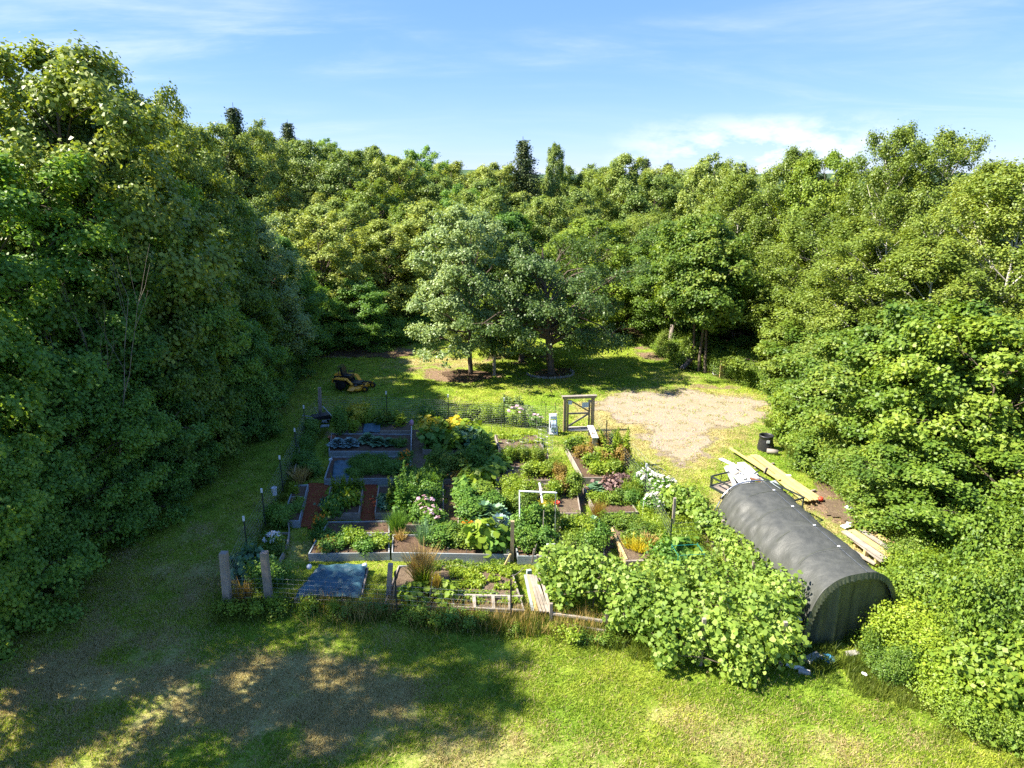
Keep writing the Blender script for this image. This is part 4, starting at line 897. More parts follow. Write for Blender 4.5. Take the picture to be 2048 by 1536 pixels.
pl('let', 704, 1008, .5, .28, 'bright', 'lettuce_plant', 'curly lettuce in the bed between the mulch paths', 'curly lettuces', n=3, spread=(8, 12))
pl('let', 655, 1015, .35, .28, 'teal', 'kale_plant', 'blue-green kale hanging over the wide mulch path', n=1)
pl('let', 772, 1008, .25, .22, 'teal', 'seedling', 'small blue-green seedling in the bed below the bean tower', 'seedlings below the bean tower', n=4, spread=(10, 14))
pl('tower', 815, 1035, 1.9, .5, 'green', 'bean_tower', 'tall tower of climbing beans beside the red mulch path', z=.1, cat='bean tower')
pl('tower', 800, 1015, 1.5, .38, 'maple', 'bean_tower', 'shorter bean tower with yellowing pods leaning on the tall one', z=.1, cat='bean tower')
pl('peas', 830, 1000, 1.1, .55, 'green', 'bean_plant', 'bushy bean plant spreading from the top of the bean tower', z=.1)
pl('fern', 795, 1068, .9, .4, 'green', 'dill_plant', 'feathery green dill at the end of the bare soil bed', z=.1)
pl('stalk', 800, 1085, .5, .3, 'straw', 'dry_plant', 'small dried plant below the feathery dill', z=.1)
pl('fine', 722, 938, .35, .35, 'green', 'carrot_plant', 'feathery carrot tops in the marigold bed', 'carrot rows', n=9, spread=(14, 16))
pl('fine', 755, 936, .45, .4, 'green', 'carrot_plant', 'feathery carrot tops in the marigold bed', 'carrot rows', n=9, spread=(24, 14))
pl('leafy', 785, 945, .55, .42, 'green', 'squash_plant', 'wide green plant next to the orange marigolds')
pl('leafy', 812, 918, .42, .3, 'green', 'marigold', 'orange marigold clump at the far corner of its bed', fl='orange')
pl('leafy', 806, 933, .42, .3, 'green', 'marigold', 'orange marigold clump, middle one of three', fl='orange')
pl('leafy', 814, 948, .42, .3, 'green', 'marigold', 'orange marigold clump closest to the bean tower', fl='orange')
pl('cab', 676, 893, .42, .42, 'bluecab', 'cabbage', 'big blue-grey cabbage at the end of its bed near the white jug')
pl('cab', 700, 892, .42, .42, 'bluecab', 'cabbage', 'big blue-grey cabbage second from the white jug')
pl('cab', 735, 886, .5, .42, 'teal', 'broccoli_plant', 'tall grey-green broccoli beside the cabbages', n=1)
pl('cab', 757, 890, .42, .42, 'teal', 'broccoli_plant', 'low grey-green broccoli in the middle of the cabbage bed', n=1)
pl('cab', 778, 890, .36, .36, 'teal', 'broccoli_plant', 'small grey-green broccoli near the soil path', n=1)
pl('leafy', 798, 892, .4, .35, 'green', 'bean_plant', 'yellow-green bean clump at the path end of the cabbage bed')
pl('leafy', 708, 862, .6, .36, 'bright', 'basil_plant', 'bright leafy bush behind the blue-grey cabbages')
pl('tall', 682, 868, 1.5, .34, 'green', 'pea_trellis', 'dark narrow column of peas at the corner of the cabbage bed')
pl('peas', 715, 848, 1.1, .8, 'yellow', 'asparagus_bush', 'tall yellowing bush behind the basil against the wire fence', z=.0)
pl('peas', 735, 850, 1.0, .6, 'bright', 'asparagus_bush', 'bright bush beside the yellowing one against the wire fence', z=.0)
pl('peas', 692, 846, .95, .6, 'green', 'currant_bush', 'dark green bush by the leaning pipe', z=0)
pl('spire', 780, 850, 1.1, .6, 'maple', 'sunflower_plant', 'straggly plant with pale blossoms on the dry soil bed', z=.1)
pl('spire', 806, 850, 1.0, .5, 'bright', 'sunflower_plant', 'straggly sunlit plant near the pink bottle stake', z=.1)
pl('peas', 770, 848, .7, .5, 'green', 'currant_bush', 'low dark bush behind the dry soil bed', z=0)
pl('peas', 608, 930, .8, .55, 'green', 'shadow_bush', 'large dark bush filling the corner beside the sheeted marigold bed', z=0, n=1)
pl('peas', 622, 950, .7, .5, 'maple_shade_lift', 'shadow_bush', 'dark bush just before the large dark bush', z=0, n=1)
pl('peas', 615, 900, .8, .5, 'green', 'shadow_bush', 'dark bush behind the large dark bush', z=0, n=1)
pl('tall', 622, 872, 1.0, .4, 'green', 'cosmos_plant', 'tall dark plant between the T-posts and the flower pot', z=0)
pl('stalk', 600, 965, .7, .45, 'straw', 'day_lily', 'arching yellow-brown lily leaves beside the slim planter', z=0)
pl('stalk', 612, 958, .6, .35, 'rusty', 'day_lily', 'arching rusty lily leaves by the red mulch path', z=0)
pl('spire', 588, 990, .8, .2, 'bright', 'foxglove', 'pale green spire standing in the slim planter', z=.1)
pl('leafy', 600, 1005, .25, .22, 'bright', 'lettuce_plant', 'small bright clump in the slim divided planter')
pl('leafy', 590, 1022, .4, .3, 'green', 'herb_clump', 'dark herb clump in the slim divided planter')
pl('peas', 562, 1052, .9, .45, 'green', 'tomato_plant', 'leafy dark plant between the slim planter and white flowers', z=0)
pl('peas', 548, 1045, .7, .35, 'maple_shade_lift', 'tomato_plant', 'dark plant against the wire fence near the white pail', z=0)
pl('leafy', 548, 1092, .5, .35, 'green', 'phlox_plant', 'round mound of tiny white flowers in the corner bed', fl='smallwhite', z=.05)
pl('leafy', 555, 1112, .5, .3, 'maple', 'phlox_plant', 'yellowish clump below the tiny white flowers', z=.0)
pl('let', 505, 1150, .8, .55, 'teal', 'kale_plant', 'large blue-green plant behind the two thick wooden posts', z=0)
pl('peas', 530, 1170, .9, .5, 'maple_shade_lift', 'kale_plant', 'dark leafy plant partly behind the second thick post', z=0)
pl('peas', 552, 1160, .7, .5, 'green', 'kale_plant', 'dark leafy plant between the thick post and blue sheet', z=0)
pl('stalk', 487, 1205, .7, .4, 'rusty', 'dry_plant', 'dried brown plant at the foot of the first thick post', z=0)
# centre block
for i, (a, b, m, la) in enumerate(((862, 865, 'yellow', 'yellow squash leaves nearest the soil path'), (908, 868, 'yellow', 'yellow squash leaves in the middle of the squash bed'), (880, 872, 'bright', 'pale green squash leaves between the two yellow patches'), (932, 872, 'bright', 'pale squash leaves at the lawn end of the squash bed'),
                                   (868, 892, 'green', 'shaded squash leaves hanging over the tomato bed'), (905, 895, 'bright', 'big squash leaves at the front of the squash bed'), (955, 892, 'green', 'squash runner spilling on to the lawn'), (935, 890, 'teal', 'grey-green squash leaves above the runner'))):
    pl('broad', a, b, .75, .62, m, 'squash_plant', la)
pl('tall', 875, 935, 1.0, .36, 'bush', 'tomato_plant', 'staked tomato beside the soil path'); pl('tall', 898, 940, .9, .36, 'maple', 'tomato_plant', 'staked tomato second from the soil path'); pl('tall', 925, 938, .95, .38, 'bush', 'tomato_plant', 'staked tomato in the middle of its bed')
pl('tall', 952, 935, 1.1, .40, 'green', 'tomato_plant', 'staked tomato with feathery top beside the dark column'); pl('tall', 967, 915, 1.2, .34, 'maple_shade_lift', 'pea_trellis', 'dark narrow column at the end of the squash bed')
pl('fine', 940, 920, .7, .4, 'green', 'asparagus_fern', 'feathery clump at the back of the tomato bed'); pl('leafy', 880, 955, .5, .35, 'maple', 'pepper_plant', 'low plant with dry leaves at the front of the tomato bed')
pl('broad', 1000, 935, .55, .6, 'green', 'courgette_plant', 'dark courgette plant beside the tomato cages', z=.1); pl('broad', 985, 945, .5, .55, 'maple_shade_lift', 'courgette_plant', 'dark courgette leaves lying over the soil path', z=.1)
pl('let', 915, 958, .3, .25, 'rusty', 'lettuce_plant', 'orange-brown plant on the pale front board of the tomato bed')
pl('broad', 945, 968, .7, .55, 'bright', 'courgette_plant', 'bright courgette plant at the far end of the cucumber bed'); pl('broad', 970, 975, .7, .6, 'bright', 'courgette_plant', 'pale courgette plant spilling over the long sunlit board'); pl('broad', 925, 985, .6, .5, 'maple_shade_lift', 'courgette_plant', 'dark courgette leaves shading the soil path')
for i, (a, b, h, r, m, k, la) in enumerate(((935, 1015, .9, .5, 'green', 'tall', 'cucumber on poles beside the soil path'), (965, 1005, .9, .5, 'bush', 'tall', 'sunlit cucumber in the middle of its bed'), (985, 1020, .8, .45, 'green', 'tall', 'cucumber against the long board'), (945, 1040, .9, .5, 'green', 'tall', 'dark cucumber before the poles'), (970, 1045, .8, .5, 'teal', 'cab', 'grey-green kale in the cucumber bed'), (995, 1050, .8, .5, 'teal', 'cab', 'blue-green kale at the board corner'), (1000, 1072, .8, .5, 'bluecab', 'cab', 'dusky blue kale beside the tall brown post'))):
    pl(k, a, b, h, r, m, 'kale_plant' if k == 'cab' else 'cucumber_plant', la)
pl('tall', 858, 1015, 1.2, .42, 'green', 'bean_plant', 'dark bean bush behind the coneflowers'); pl('tall', 838, 985, 1.1, .45, 'green', 'bean_plant', 'dark feathery bush beyond the coneflowers'); pl('fine', 860, 985, 1.0, .5, 'green', 'asparagus_fern', 'soft green ferny bush before the tomato bed')
pl('tall', 850, 1045, 1.05, .42, 'green', 'coneflower', 'clump of pink and white coneflowers by the soil path', fl='pink'); pl('tall', 868, 1060, .9, .40, 'green', 'coneflower', 'second coneflower clump nearer the long grey bed', fl='pink')
pl('stalk', 850, 1090, .9, .4, 'teal', 'iris_plant', 'upright blue-green blades at the end of the long grey bed', trunk=None)
for i, (a, b, h, r, m, la) in enumerate(((880, 1090, .75, .42, 'green', 'leafy pepper clump next to the upright blades'), (905, 1085, .8, .45, 'bush', 'pepper clump in the middle of the long grey bed'), (930, 1090, .75, .42, 'bush', 'sunlit pepper clump beside the marigolds'))): pl('tall', a, b, h, r, m, 'pepper_plant', la)
pl('leafy', 935, 1075, .6, .35, 'green', 'marigold', 'orange marigolds in the long grey bed', fl='orange'); pl('broad', 975, 1095, .85, .65, 'bright', 'courgette_plant', 'big sunlit courgette plant hanging over the long grey bed'); pl('broad', 955, 1090, .6, .5, 'green', 'courgette_plant', 'darker courgette beside the big sunlit one'); pl('broad', 1000, 1098, .6, .5, 'green', 'courgette_plant', 'courgette leaves touching the tall brown post')
# front bed
pl('fern', 843, 1165, 1.25, .5, 'straw', 'dry_bush', 'tall straw-coloured dried bush in the front bed', z=.15); pl('stalk', 850, 1175, .9, .45, 'bright', 'dry_bush', 'green stems at the foot of the dried bush', z=.15)
pl('broad', 832, 1196, .4, .42, 'bright', 'rhubarb', 'rhubarb with broad leaves by the wooden stake'); pl('broad', 885, 1195, .45, .45, 'bright', 'rhubarb', 'rhubarb with broad leaves beside its brown seed stalk'); pl('stalk', 872, 1195, .9, .18, 'rusty', 'rhubarb_seed_stalk', 'rust-coloured seed stalk rising from the rhubarb'); pl('spire', 876, 1190, .95, .12, 'yellow', 'rhubarb_flower', 'yellow-green flower spike above the rhubarb')
pl('spire', 812, 1190, .6, .3, 'green', 'weed_clump', 'green weedy clump between post and rhubarb')
def patch(name, px, z, n, leaf, mats, label, h=.12, cat='strawberry patch', shape='quad', upb=.8):
    P_ = GP(px); xs = [p.x for p in P_]; ys = [p.y for p in P_]; x = rng.uniform(min(xs), max(xs), n * 2); y = rng.uniform(min(ys), max(ys), n * 2)
    ok = (sdf(P_, x, y) < 0) & (rng.random(n * 2) < smooth(.35, .6, fbm(x, y, .35, 41))); x, y = x[ok][:n], y[ok][:n]; m = len(x)
    V, F_ = leaf_geo(np.stack([x, y, z + h * rng.random(m) ** 1.2 * (.5 + fbm(x, y, .3, 42))], 1), rng.normal(size=(m, 3)) * .5 + [0, 0, upb], leaf * (.6 + .8 * rng.random(m)), shape)
    return tag(link(name, mesh_quads(name, V, F_, rng.random(m)), M[mats]), kind='stuff')
patch('strawberry_leaves', [(895, 1185), (1035, 1190), (1018, 1140), (900, 1150)], .16, 5200, .075, 'bright', ''); patch('strawberry_leaves', [(815, 1150), (1018, 1150), (1010, 1132), (815, 1135)], .16, 2600, .07, 'maple', ''); patch('strawberry_leaves', [(905, 1215), (1045, 1220), (1040, 1195), (905, 1192)], .14, 1500, .07, 'bright', '')
patch('strawberry_leaves', [(1000, 896), (1085, 896), (1072, 873), (992, 872)], .2, 1500, .08, 'bright', ''); patch('seedling_leaves', [(1000, 932), (1095, 929), (1092, 910), (1003, 910)], .2, 1500, .08, 'bright', '', .3)
patch('seedling_leaves', [(1195, 1026), (1272, 1022), (1262, 1008), (1190, 1010)], .24, 900, .07, 'bush', ''); patch('clover_leaves', [(640, 1068), (775, 1066), (770, 1060), (645, 1062)], .24, 60, .05, 'green', '')
patch('onion_tops', [(1250, 1110), (1300, 1110), (1272, 1056), (1230, 1058)], .24, 1500, .10, 'maple', '', .28)
# right block
for i, (a, b, h, r, m, k, la) in enumerate(((1020, 920, .7, .3, 'bright', 'peas', 'caged plant at the courgette end of its bed'), (1045, 918, .7, .3, 'bush', 'peas', 'caged plant in the middle of its bed'), (1075, 920, .7, .3, 'bush', 'peas', 'caged plant near the lawn corner'),
                                            (1060, 948, .6, .42, 'bush', 'leafy', 'leafy potato clump beside the curled hose'), (1085, 950, .6, .42, 'bright', 'leafy', 'leafy potato clump in the hose bed'), (1108, 948, .7, .36, 'bush', 'peas', 'taller plant at the lawn end of the hose bed'), (1120, 960, .8, .3, 'rusty', 'peas', 'rust-tinged plant rising behind the red pot bed'))):
    pl(k, a, b, h, r, m, 'garden_plant', la)
for i, (a, b, h, r, m, la) in enumerate(((1030, 990, .9, .5, 'bright', 'large sunlit bush at the back of the board corner'), (1055, 1000, .9, .5, 'bright', 'large sunlit bush beside the red pot bed'), (1025, 1015, .8, .45, 'bright', 'sunlit bush by the long pale board'), (1050, 1022, .8, .45, 'maple', 'sunlit bush behind the white pipe frame'))): pl('peas', a, b, h, r, m, 'tomato_bush', la, z=.05)
pl('leafy', 1098, 1005, .45, .32, 'bright', 'pepper_plant', 'bright pepper beside the red pot'); pl('leafy', 1112, 990, .7, .4, 'bright', 'pepper_plant', 'yellow-green pepper behind the red pot'); pl('tall', 1128, 985, .9, .34, 'rusty', 'amaranth', 'reddish plant in the middle of the red pot bed'); pl('tall', 1148, 990, 1.1, .34, 'bush', 'tomato_plant', 'tall green plant at the edge of the red pot bed'); pl('leafy', 1092, 1012, .3, .25, 'yellow', 'lettuce_plant', 'yellow clump next to the red pot')
pl('leafy', 1195, 1005, .45, .34, 'bright', 'pepper_plant', 'bright clump at the broken board of the kale bed'); pl('leafy', 1222, 1005, .45, .34, 'bush', 'pepper_plant', 'bright clump at the front of the kale bed'); pl('leafy', 1250, 1000, .5, .36, 'maple', 'pepper_plant', 'clump with rusty stems at the end of the kale bed')
pl('let', 1222, 980, .5, .45, 'purple', 'purple_kale', 'large purple-brown kale in the kale bed'); pl('let', 1238, 968, .45, .4, 'purple', 'purple_kale', 'purple-brown kale at the far end of its bed'); pl('cab', 1243, 972, .4, .3, 'bluecab', 'cabbage', 'dark blue cabbage at the kale bed corner'); pl('cab', 1195, 980, .35, .35, 'teal', 'kale_plant', 'grey-green kale over dark soil'); pl('peas', 1262, 1015, .8, .35, 'green', 'tomato_plant', 'green plant against the end board of the kale bed', z=0)
for i, (a, b, h, r, m, la) in enumerate(((1150, 905, .8, .45, 'bush', 'feathery plant at the far end of the slanting bed'), (1168, 918, .7, .4, 'rusty', 'rusty stemmed raspberry in the slanting bed'), (1185, 935, .7, .42, 'bright', 'bright raspberry in the middle of the slanting bed'), (1200, 948, .6, .45, 'bright', 'bright raspberry at the front of the slanting bed'), (1215, 930, .7, .4, 'rusty', 'reddish raspberry against the bed end'), (1228, 945, .6, .4, 'bush', 'green plant outside the slanting bed'))): pl('leafy', a, b, h, r, m, 'raspberry_plant', la, z=.15)
pl('tower', 1238, 935, 1.9, .45, 'bright', 'hop_tower', 'tall narrow column of yellow-green climber at the fence corner', z=0, cat='climber'); pl('tall', 1244, 938, 1.3, .3, 'rusty', 'hop_tower', 'rust-tinged climber beside the yellow-green column', z=0, cat='climber')
pl('spire', 1205, 890, .7, .5, 'rusty', 'dry_flowers', 'orange-brown dry flowers beside the bench', z=0); pl('spire', 1225, 885, .7, .5, 'bush', 'wild_flowers', 'wild flowers along the fence behind the bench', z=0)
for i, (a, b, h, r, m, la) in enumerate(((1045, 1085, 1.3, .4, 'green', 'caged tomato under the white pipe frame, near the brown post'), (1070, 1080, 1.5, .42, 'green', 'caged tomato in the middle of the pipe frame'), (1095, 1075, 1.4, .4, 'bush', 'caged tomato reaching the crossbar of the pipe frame'), (1060, 1103, 1.0, .36, 'green', 'low tomato at the front of the pipe frame bed'), (1090, 1103, 1.0, .36, 'maple_shade_lift', 'dark tomato at the front corner of the pipe frame bed'))): pl('tall', a, b, h, r, m, 'tomato_plant', la)
for i, (a, b, h, r, m, k, la) in enumerate(((1145, 1105, .8, .5, 'bush', 'peas', 'dense pepper bush beside the small wire stand'), (1180, 1108, .8, .5, 'green', 'peas', 'dense bean bush behind the grape vine'), (1165, 1075, .8, .5, 'bright', 'peas', 'sunlit bush in the middle of the pepper bed'), (1195, 1085, .7, .45, 'green', 'leafy', 'glossy bean bush beside the yellow board'), (1140, 1065, .7, .4, 'bush', 'leafy', 'pepper at the far end of the pepper bed'), (1185, 1058, .5, .35, 'teal', 'cab', 'silvery kale at the far end of the pepper bed'), (1150, 1058, .5, .35, 'teal', 'cab', 'silvery kale beside the blue rag'))): pl(k, a, b, h, r, m, 'pepper_plant', la)
pl('fern', 1195, 1045, .9, .3, 'rusty', 'dry_fennel', 'dusty brown fennel between two beds', z=0)
for i, (a, b, h, r, m, k, la) in enumerate(((1225, 1050, .5, .5, 'bush', 'peas', 'leafy runner over the far end of the onion bed'), (1255, 1055, .5, .5, 'bush', 'peas', 'leafy runner before the kale bed'), (1285, 1075, .5, .5, 'maple', 'peas', 'runner plant beside the onions'), (1262, 1100, .5, .4, 'yellow', 'stalk', 'bunch of yellow onion leaves by the fresh board'), (1280, 1105, .5, .4, 'yellow', 'stalk', 'bunch of yellow onion leaves in the middle'), (1295, 1095, .55, .4, 'straw', 'stalk', 'bunch of dried onion leaves'))): pl(k, a, b, h, r, m, 'onion_plant' if k == 'stalk' else 'runner_plant', la, z=.15)
for i, (a, b, h, r, m, la) in enumerate(((1295, 985, 1.0, .55, 'green', 'phlox bush with big white flower heads beside the T-post'), (1325, 1000, 1.0, .6, 'green', 'phlox bush with white heads leaning on the outer wire'), (1310, 1025, .8, .5, 'green', 'low phlox bush with white heads'), (1345, 1010, .7, .4, 'green', 'outermost phlox bush with white heads'))): pl('tall', a, b, h, r, m, 'phlox', la, z=0, fl='white')
pl('fine', 1275, 960, .7, .5, 'bush', 'fennel', 'pale feathery mound before the T-post', z=0); pl('fine', 1265, 1000, .8, .4, 'bush', 'fennel', 'bright feathery clump beside the kale bed', z=0)
for i, (a, b, h, r) in enumerate(((1305, 1060, .6, .6), (1330, 1085, .6, .6), (1300, 1030, .5, .5), (1360, 1090, .6, .6), (1375, 1060, .5, .5))): pl('fine', a, b, h, r, 'bright', 'asparagus_fern', 'feathery bright asparagus between onions and grape vine', 'asparagus ferns', z=0)
for i, (a, b, h, r, m) in enumerate(((1330, 1125, .8, .6, 'green'), (1365, 1130, .8, .6, 'green'), (1345, 1150, .8, .6, 'green'), (1385, 1145, .7, .5, 'bush'), (1310, 1150, .7, .5, 'bush'))): pl('broad' if i % 2 else 'leafy', a, b, h, r, m, 'potato_plant', 'dark leafy potato clump inside the green wire cage', 'potato clumps', z=0)
# back row along the fence
for i, (a, b, h, r, m, k, la) in enumerate(((945, 842, 1.0, .55, 'bright', 'spire', 'bright goldenrod at the fence beside the squash'), (965, 842, 1.0, .6, 'bright', 'peas', 'goldenrod bush in the fence row'), (990, 842, .9, .6, 'bright', 'peas', 'goldenrod bush under the second T-post'), (1033, 848, 1.0, .45, 'bright', 'spire', 'upright pale plant between goldenrod and sedum'), (1035, 850, .7, .4, 'bush', 'leafy', 'leafy foot of the upright pale plant'), (1070, 850, .6, .45, 'green', 'leafy', 'round sedum with dusky pink top beside the shepherd hooks'), (1025, 815, .8, .6, 'silver', 'spire', 'tuft of white seed heads outside the fence'), (1050, 825, .6, .5, 'silver', 'spire', 'smaller tuft of white seed heads outside the fence'), (855, 840, .8, .5, 'green', 'leafy', 'dark bush in the shade behind the squash'), (880, 838, .7, .5, 'maple_shade_lift', 'leafy', 'darker bush in shade under the first back T-post'))):
    pl(k, a, b, h, r, m, 'border_plant', la, z=0, fl='pink' if 'sedum' in la else None)

# ------------------------------------------------------------------ grape vine
def vine(name, segs, n, leaf, label, mat='vine', posts=()):
    Cc, Rc = [], []
    for (a, b, z, r) in segs:
        p_ = G(a, b); Cc.append((p_.x, p_.y, z)); Rc.append(r)
    Cc = np.array(Cc); Rc = np.array(Rc); c = Cc.mean(0); c[2] = 0
    idx = rng.choice(len(Cc), n, p=Rc ** 2 / (Rc ** 2).sum()); d = unit(rng.normal(size=(n, 3))); rr_ = .35 + .80 * rng.random(n) ** .55
    k = 1 + .6 * (fbm(d[:, 0] * 2 + idx, d[:, 2] * 2, .6, 51) - .5) * 2
    P_ = Cc[idx] + d * (rr_ * Rc[idx] * k)[:, None] * [1, 1, .95]; P_[:, 2] = np.abs(P_[:, 2]) + .04
    N = d * .6 + [0, -.2, .5] + rng.normal(size=(n, 3)) * .55
    V, F_ = leaf_geo(P_ - c, N, leaf * (.35 + .8 * rng.random(n)), 'lobed'); 
    e = empty(name, tuple(c), 0, 1, label, 'grape vine')
    link('foliage', mesh_quads('foliage', V, F_, np.clip(rng.random(n) * .6 + .35 * rng.random(len(Cc))[idx], 0, 1)), M[mat], e)
    paths = []
    for i in range(len(Cc)):
        b0 = Cc[i] - c; paths.append((np.array([[b0[0] * .98, b0[1], 0], [b0[0] + .1, b0[1] + .1, b0[2] * .6], b0]), np.array([.025, .02, .012])))
        if i: paths.append((np.array([Cc[i - 1] - c, (Cc[i - 1] + Cc[i]) / 2 - c + [0, 0, .15], b0]), np.array([.014] * 3)))
    for i in range(70):    # shoots reaching up out of the leaves
        j = rng.integers(len(Cc)); s0 = Cc[j] - c + unit(rng.normal(size=3)) * Rc[j] * .6; s0[2] = abs(s0[2]); e1 = s0 + np.array([rng.normal() * .25, rng.normal() * .25, .25 + .3 * rng.random()]) + (Cc[j] - c - s0) * -.3
        paths.append((np.array([s0, (s0 + e1) / 2 + [.03, 0, .03], e1]), np.array([.006, .005, .003])))
    TV, TF = tubes(paths, 4); link('stem', mesh_quads('stem', TV, TF), M['bark'], e)
    for a, b, h in posts: g = G(a, b) - Vector(tuple(c)); MB().beam(g, g + Vector((0, 0, h)), .09, .09).build('trellis_post', M['oldwood'], e)
vine('grape_vine', [(1100, 1195, 1.0, .48), (1140, 1205, 1.1, .55), (1185, 1215, 1.15, .6), (1235, 1230, 1.1, .6), (1115, 1165, .9, .45), (1165, 1180, .9, .5), (1125, 1225, .6, .4), (1275, 1255, 1.0, .6), (1245, 1270, .6, .45)], 4300, .15, 'grape vine draped over the low rail fence beside the plank walk', posts=((1248, 1268, 1.2),))
vine('grape_vine', [(1295, 1285, .75, .55), (1350, 1310, .8, .66), (1400, 1318, .75, .6), (1455, 1330, .85, .7), (1505, 1338, .75, .62), (1550, 1330, .8, .6), (1340, 1270, 1.1, .5), (1420, 1285, 1.15, .6), (1500, 1295, 1.25, .6), (1550, 1290, 1.0, .55), (1330, 1335, .4, .4), (1480, 1365, .35, .4)], 6000, .15, 'largest mass of grape vine before the tarpaulin shelter end', posts=((1400, 1330, 1.4), (1560, 1330, 1.3)))
vine('grape_vine', [(1560, 1270, 1.2, .55), (1540, 1240, 1.0, .55), (1515, 1210, .9, .5), (1490, 1180, .9, .5), (1470, 1150, .9, .5), (1450, 1125, .8, .5), (1430, 1095, .8, .45), (1455, 1200, .6, .5), (1420, 1160, .5, .45), (1395, 1190, .6, .55), (1340, 1200, .6, .55), (1290, 1200, .6, .5)], 6200, .13, 'grape vine climbing beside the long flank of the shelter', posts=((1500, 1200, 1.3), (1440, 1110, 1.3)))
vine('grape_vine', [(1350, 1040, .9, .42), (1375, 1050, .95, .45), (1400, 1068, .9, .45), (1415, 1085, .8, .4), (1335, 1030, .7, .35)], 1900, .15, 'far end of the grape vine beside the white phlox', posts=((1345, 1062, 1.3),))

# ------------------------------------------------------------------ tarpaulin shelter
def shelter():
    R0, Hs, Ln = 1.45, 2.08, 6.2
    fl = Vector((7.72, 15.45, 0)); right = Vector((.965, .262, 0)).normalized(); ax = Vector((-.13, .991, 0)).normalized(); W = 2.95
    c = fl + right * W / 2
    e = empty('tunnel_shelter', tuple(c), 0, 1, 'dark grey tarpaulin tunnel shelter with arched end beside the grape vine', 'shelter')
    def prof(u):   # u 0..1 around the section from one foot to the other
        t = u * math.pi; cx = -math.cos(t); cz = math.sin(t)
        return math.copysign(abs(cx) ** .72, cx) * W / 2, cz ** .80 * Hs
    def surf(off, s0, s1, ns, nu, fold, back=True):
        V = []
        for j in range(ns + 1):
            s = s0 + (s1 - s0) * j / ns
            for i in range(nu + 1):
                u = i / nu; x, z = prof(u); k = 1 + off / 1.4
                rib = (s % 1.24) / 1.24; sag = -.028 * math.sin(rib * math.pi) * (1 if .08 < u < .92 else .4)
                low_ = max(0, 1 - z / 1.2)
                f = fold * (.085 * low_ * math.sin(s * 9.5 + 3 * math.sin(s * 2.3)) + .04 * max(0, 1 - z / 1.9) * math.sin(s * 16 + 4 * math.sin(s * 1.3) + u * 4) + .05 * (float(vnoise(s, u * 5, .35, 7)) - .5) + .06 * (float(vnoise(s + u * 3.2, u * 1.5, .8, 9)) - .5))
                clos = 1.0
                if back: clos = 1 - .16 * smooth(s1 - .6, s1, s) ** 2
                p = right * x * (k + sag + f) * float(clos) + ax * s + Vector((0, 0, max(.0, z * (k + sag * .8 + f * .6) * float(1 - (1 - clos) * .6))))
                V.append(tuple(p))
        I = np.arange((ns + 1) * (nu + 1)).reshape(ns + 1, nu + 1)
        return np.array(V), np.stack([I[:-1, :-1], I[:-1, 1:], I[1:, 1:], I[1:, :-1]], -1).reshape(-1, 4)
    V, F_ = surf(0, 0, Ln, 150, 64, 1); o = link('cover', mesh_quads('cover', V, F_, None, None, True), M['tarp'], e)
    o.modifiers.new('thick', 'SOLIDIFY').thickness = .012
    # gathered hem round the front arch
    V = []; nu, ns = 150, 5
    for j in range(ns + 1):
        for i in range(nu + 1):
            u = i / nu; x, z = prof(u); t = j / ns; k = 1.012 - .085 * t + .012 * math.sin(i * 1.7) * t
            V.append(tuple(right * x * k + ax * (-.02 - .05 * t + .014 * math.sin(i * 1.7 + 1) * t) + Vector((0, 0, z * k))))
    I = np.arange((ns + 1) * (nu + 1)).reshape(ns + 1, nu + 1); link('hem', mesh_quads('hem', V, np.stack([I[:-1, :-1], I[:-1, 1:], I[1:, 1:], I[1:, :-1]], -1).reshape(-1, 4), None, None, True), M['tarp_dark'], e)
    # end curtain with hanging folds, front and back
    for s, nm in ((.10, 'end_curtain'), (Ln - .06, 'end_curtain')):
        V = []; nx_, nz = 90, 26
        for j in range(nz + 1):
            for i in range(nx_ + 1):
                x = (i / nx_ * 2 - 1); u = math.acos(-math.copysign(abs(x) ** (1 / .72), x)) / math.pi; _, zt_ = prof(u); f = j / nz
                kk = (.965 if s < 1 else .83); z = zt_ * (.965 if s < 1 else .86) * f
                dep = (.13 * math.sin(x * 6 + .8) + .09 * (abs(math.sin(x * 9.2)) - .5) + .05 * math.sin(x * 21)) * (1 - f ** 3) * (.7 + .3 * f) if s < 1 else 0
                V.append(tuple(right * x * W / 2 * kk + ax * (s + dep * .8) + Vector((0, 0, z))))
        I = np.arange((nz + 1) * (nx_ + 1)).reshape(nz + 1, nx_ + 1); o = link(nm, mesh_quads(nm, V, np.stack([I[:-1, :-1], I[:-1, 1:], I[1:, 1:], I[1:, :-1]], -1).reshape(-1, 4), None, None, True), M['tarp_dark'], e)
    for k in range(6):
        s = min(.03 + k * 1.22, Ln - .1); pts = [];
        for i in range(25):
            x, z = prof(i / 24); pts.append(tuple(right * x * .955 + ax * s + Vector((0, 0, z * .955))))
        MB().tube(pts, .024, 8).build('rib', M['steel'], e, True)
    # seam rope over the roof and its tie patches
    pts = []
    for j in range(40):
        s = j / 39 * Ln; x, z = prof(.53); pts.append(tuple(right * x * 1.012 + ax * s + Vector((0, 0, z * 1.012 + .01))))
    MB().tube(pts, .004, 5).build('roof_rope', M['steel'], e)
    for s in (1.3, 2.55, 3.8, 5.0):
        x, z = prof(.53); MB().box(tuple(right * x * 1.02 + ax * s + Vector((0, 0, z * 1.02 + .01))), (.07, .05, .02)).build('tie_patch', M['white'], e)
        pts = [tuple(right * prof(u)[0] * 1.008 + ax * s + Vector((0, 0, prof(u)[1] * 1.008))) for u in np.linspace(.30, .97, 14)]
        MB().tube(pts, .005, 5).build('seam', M['tarp_dark'], e)
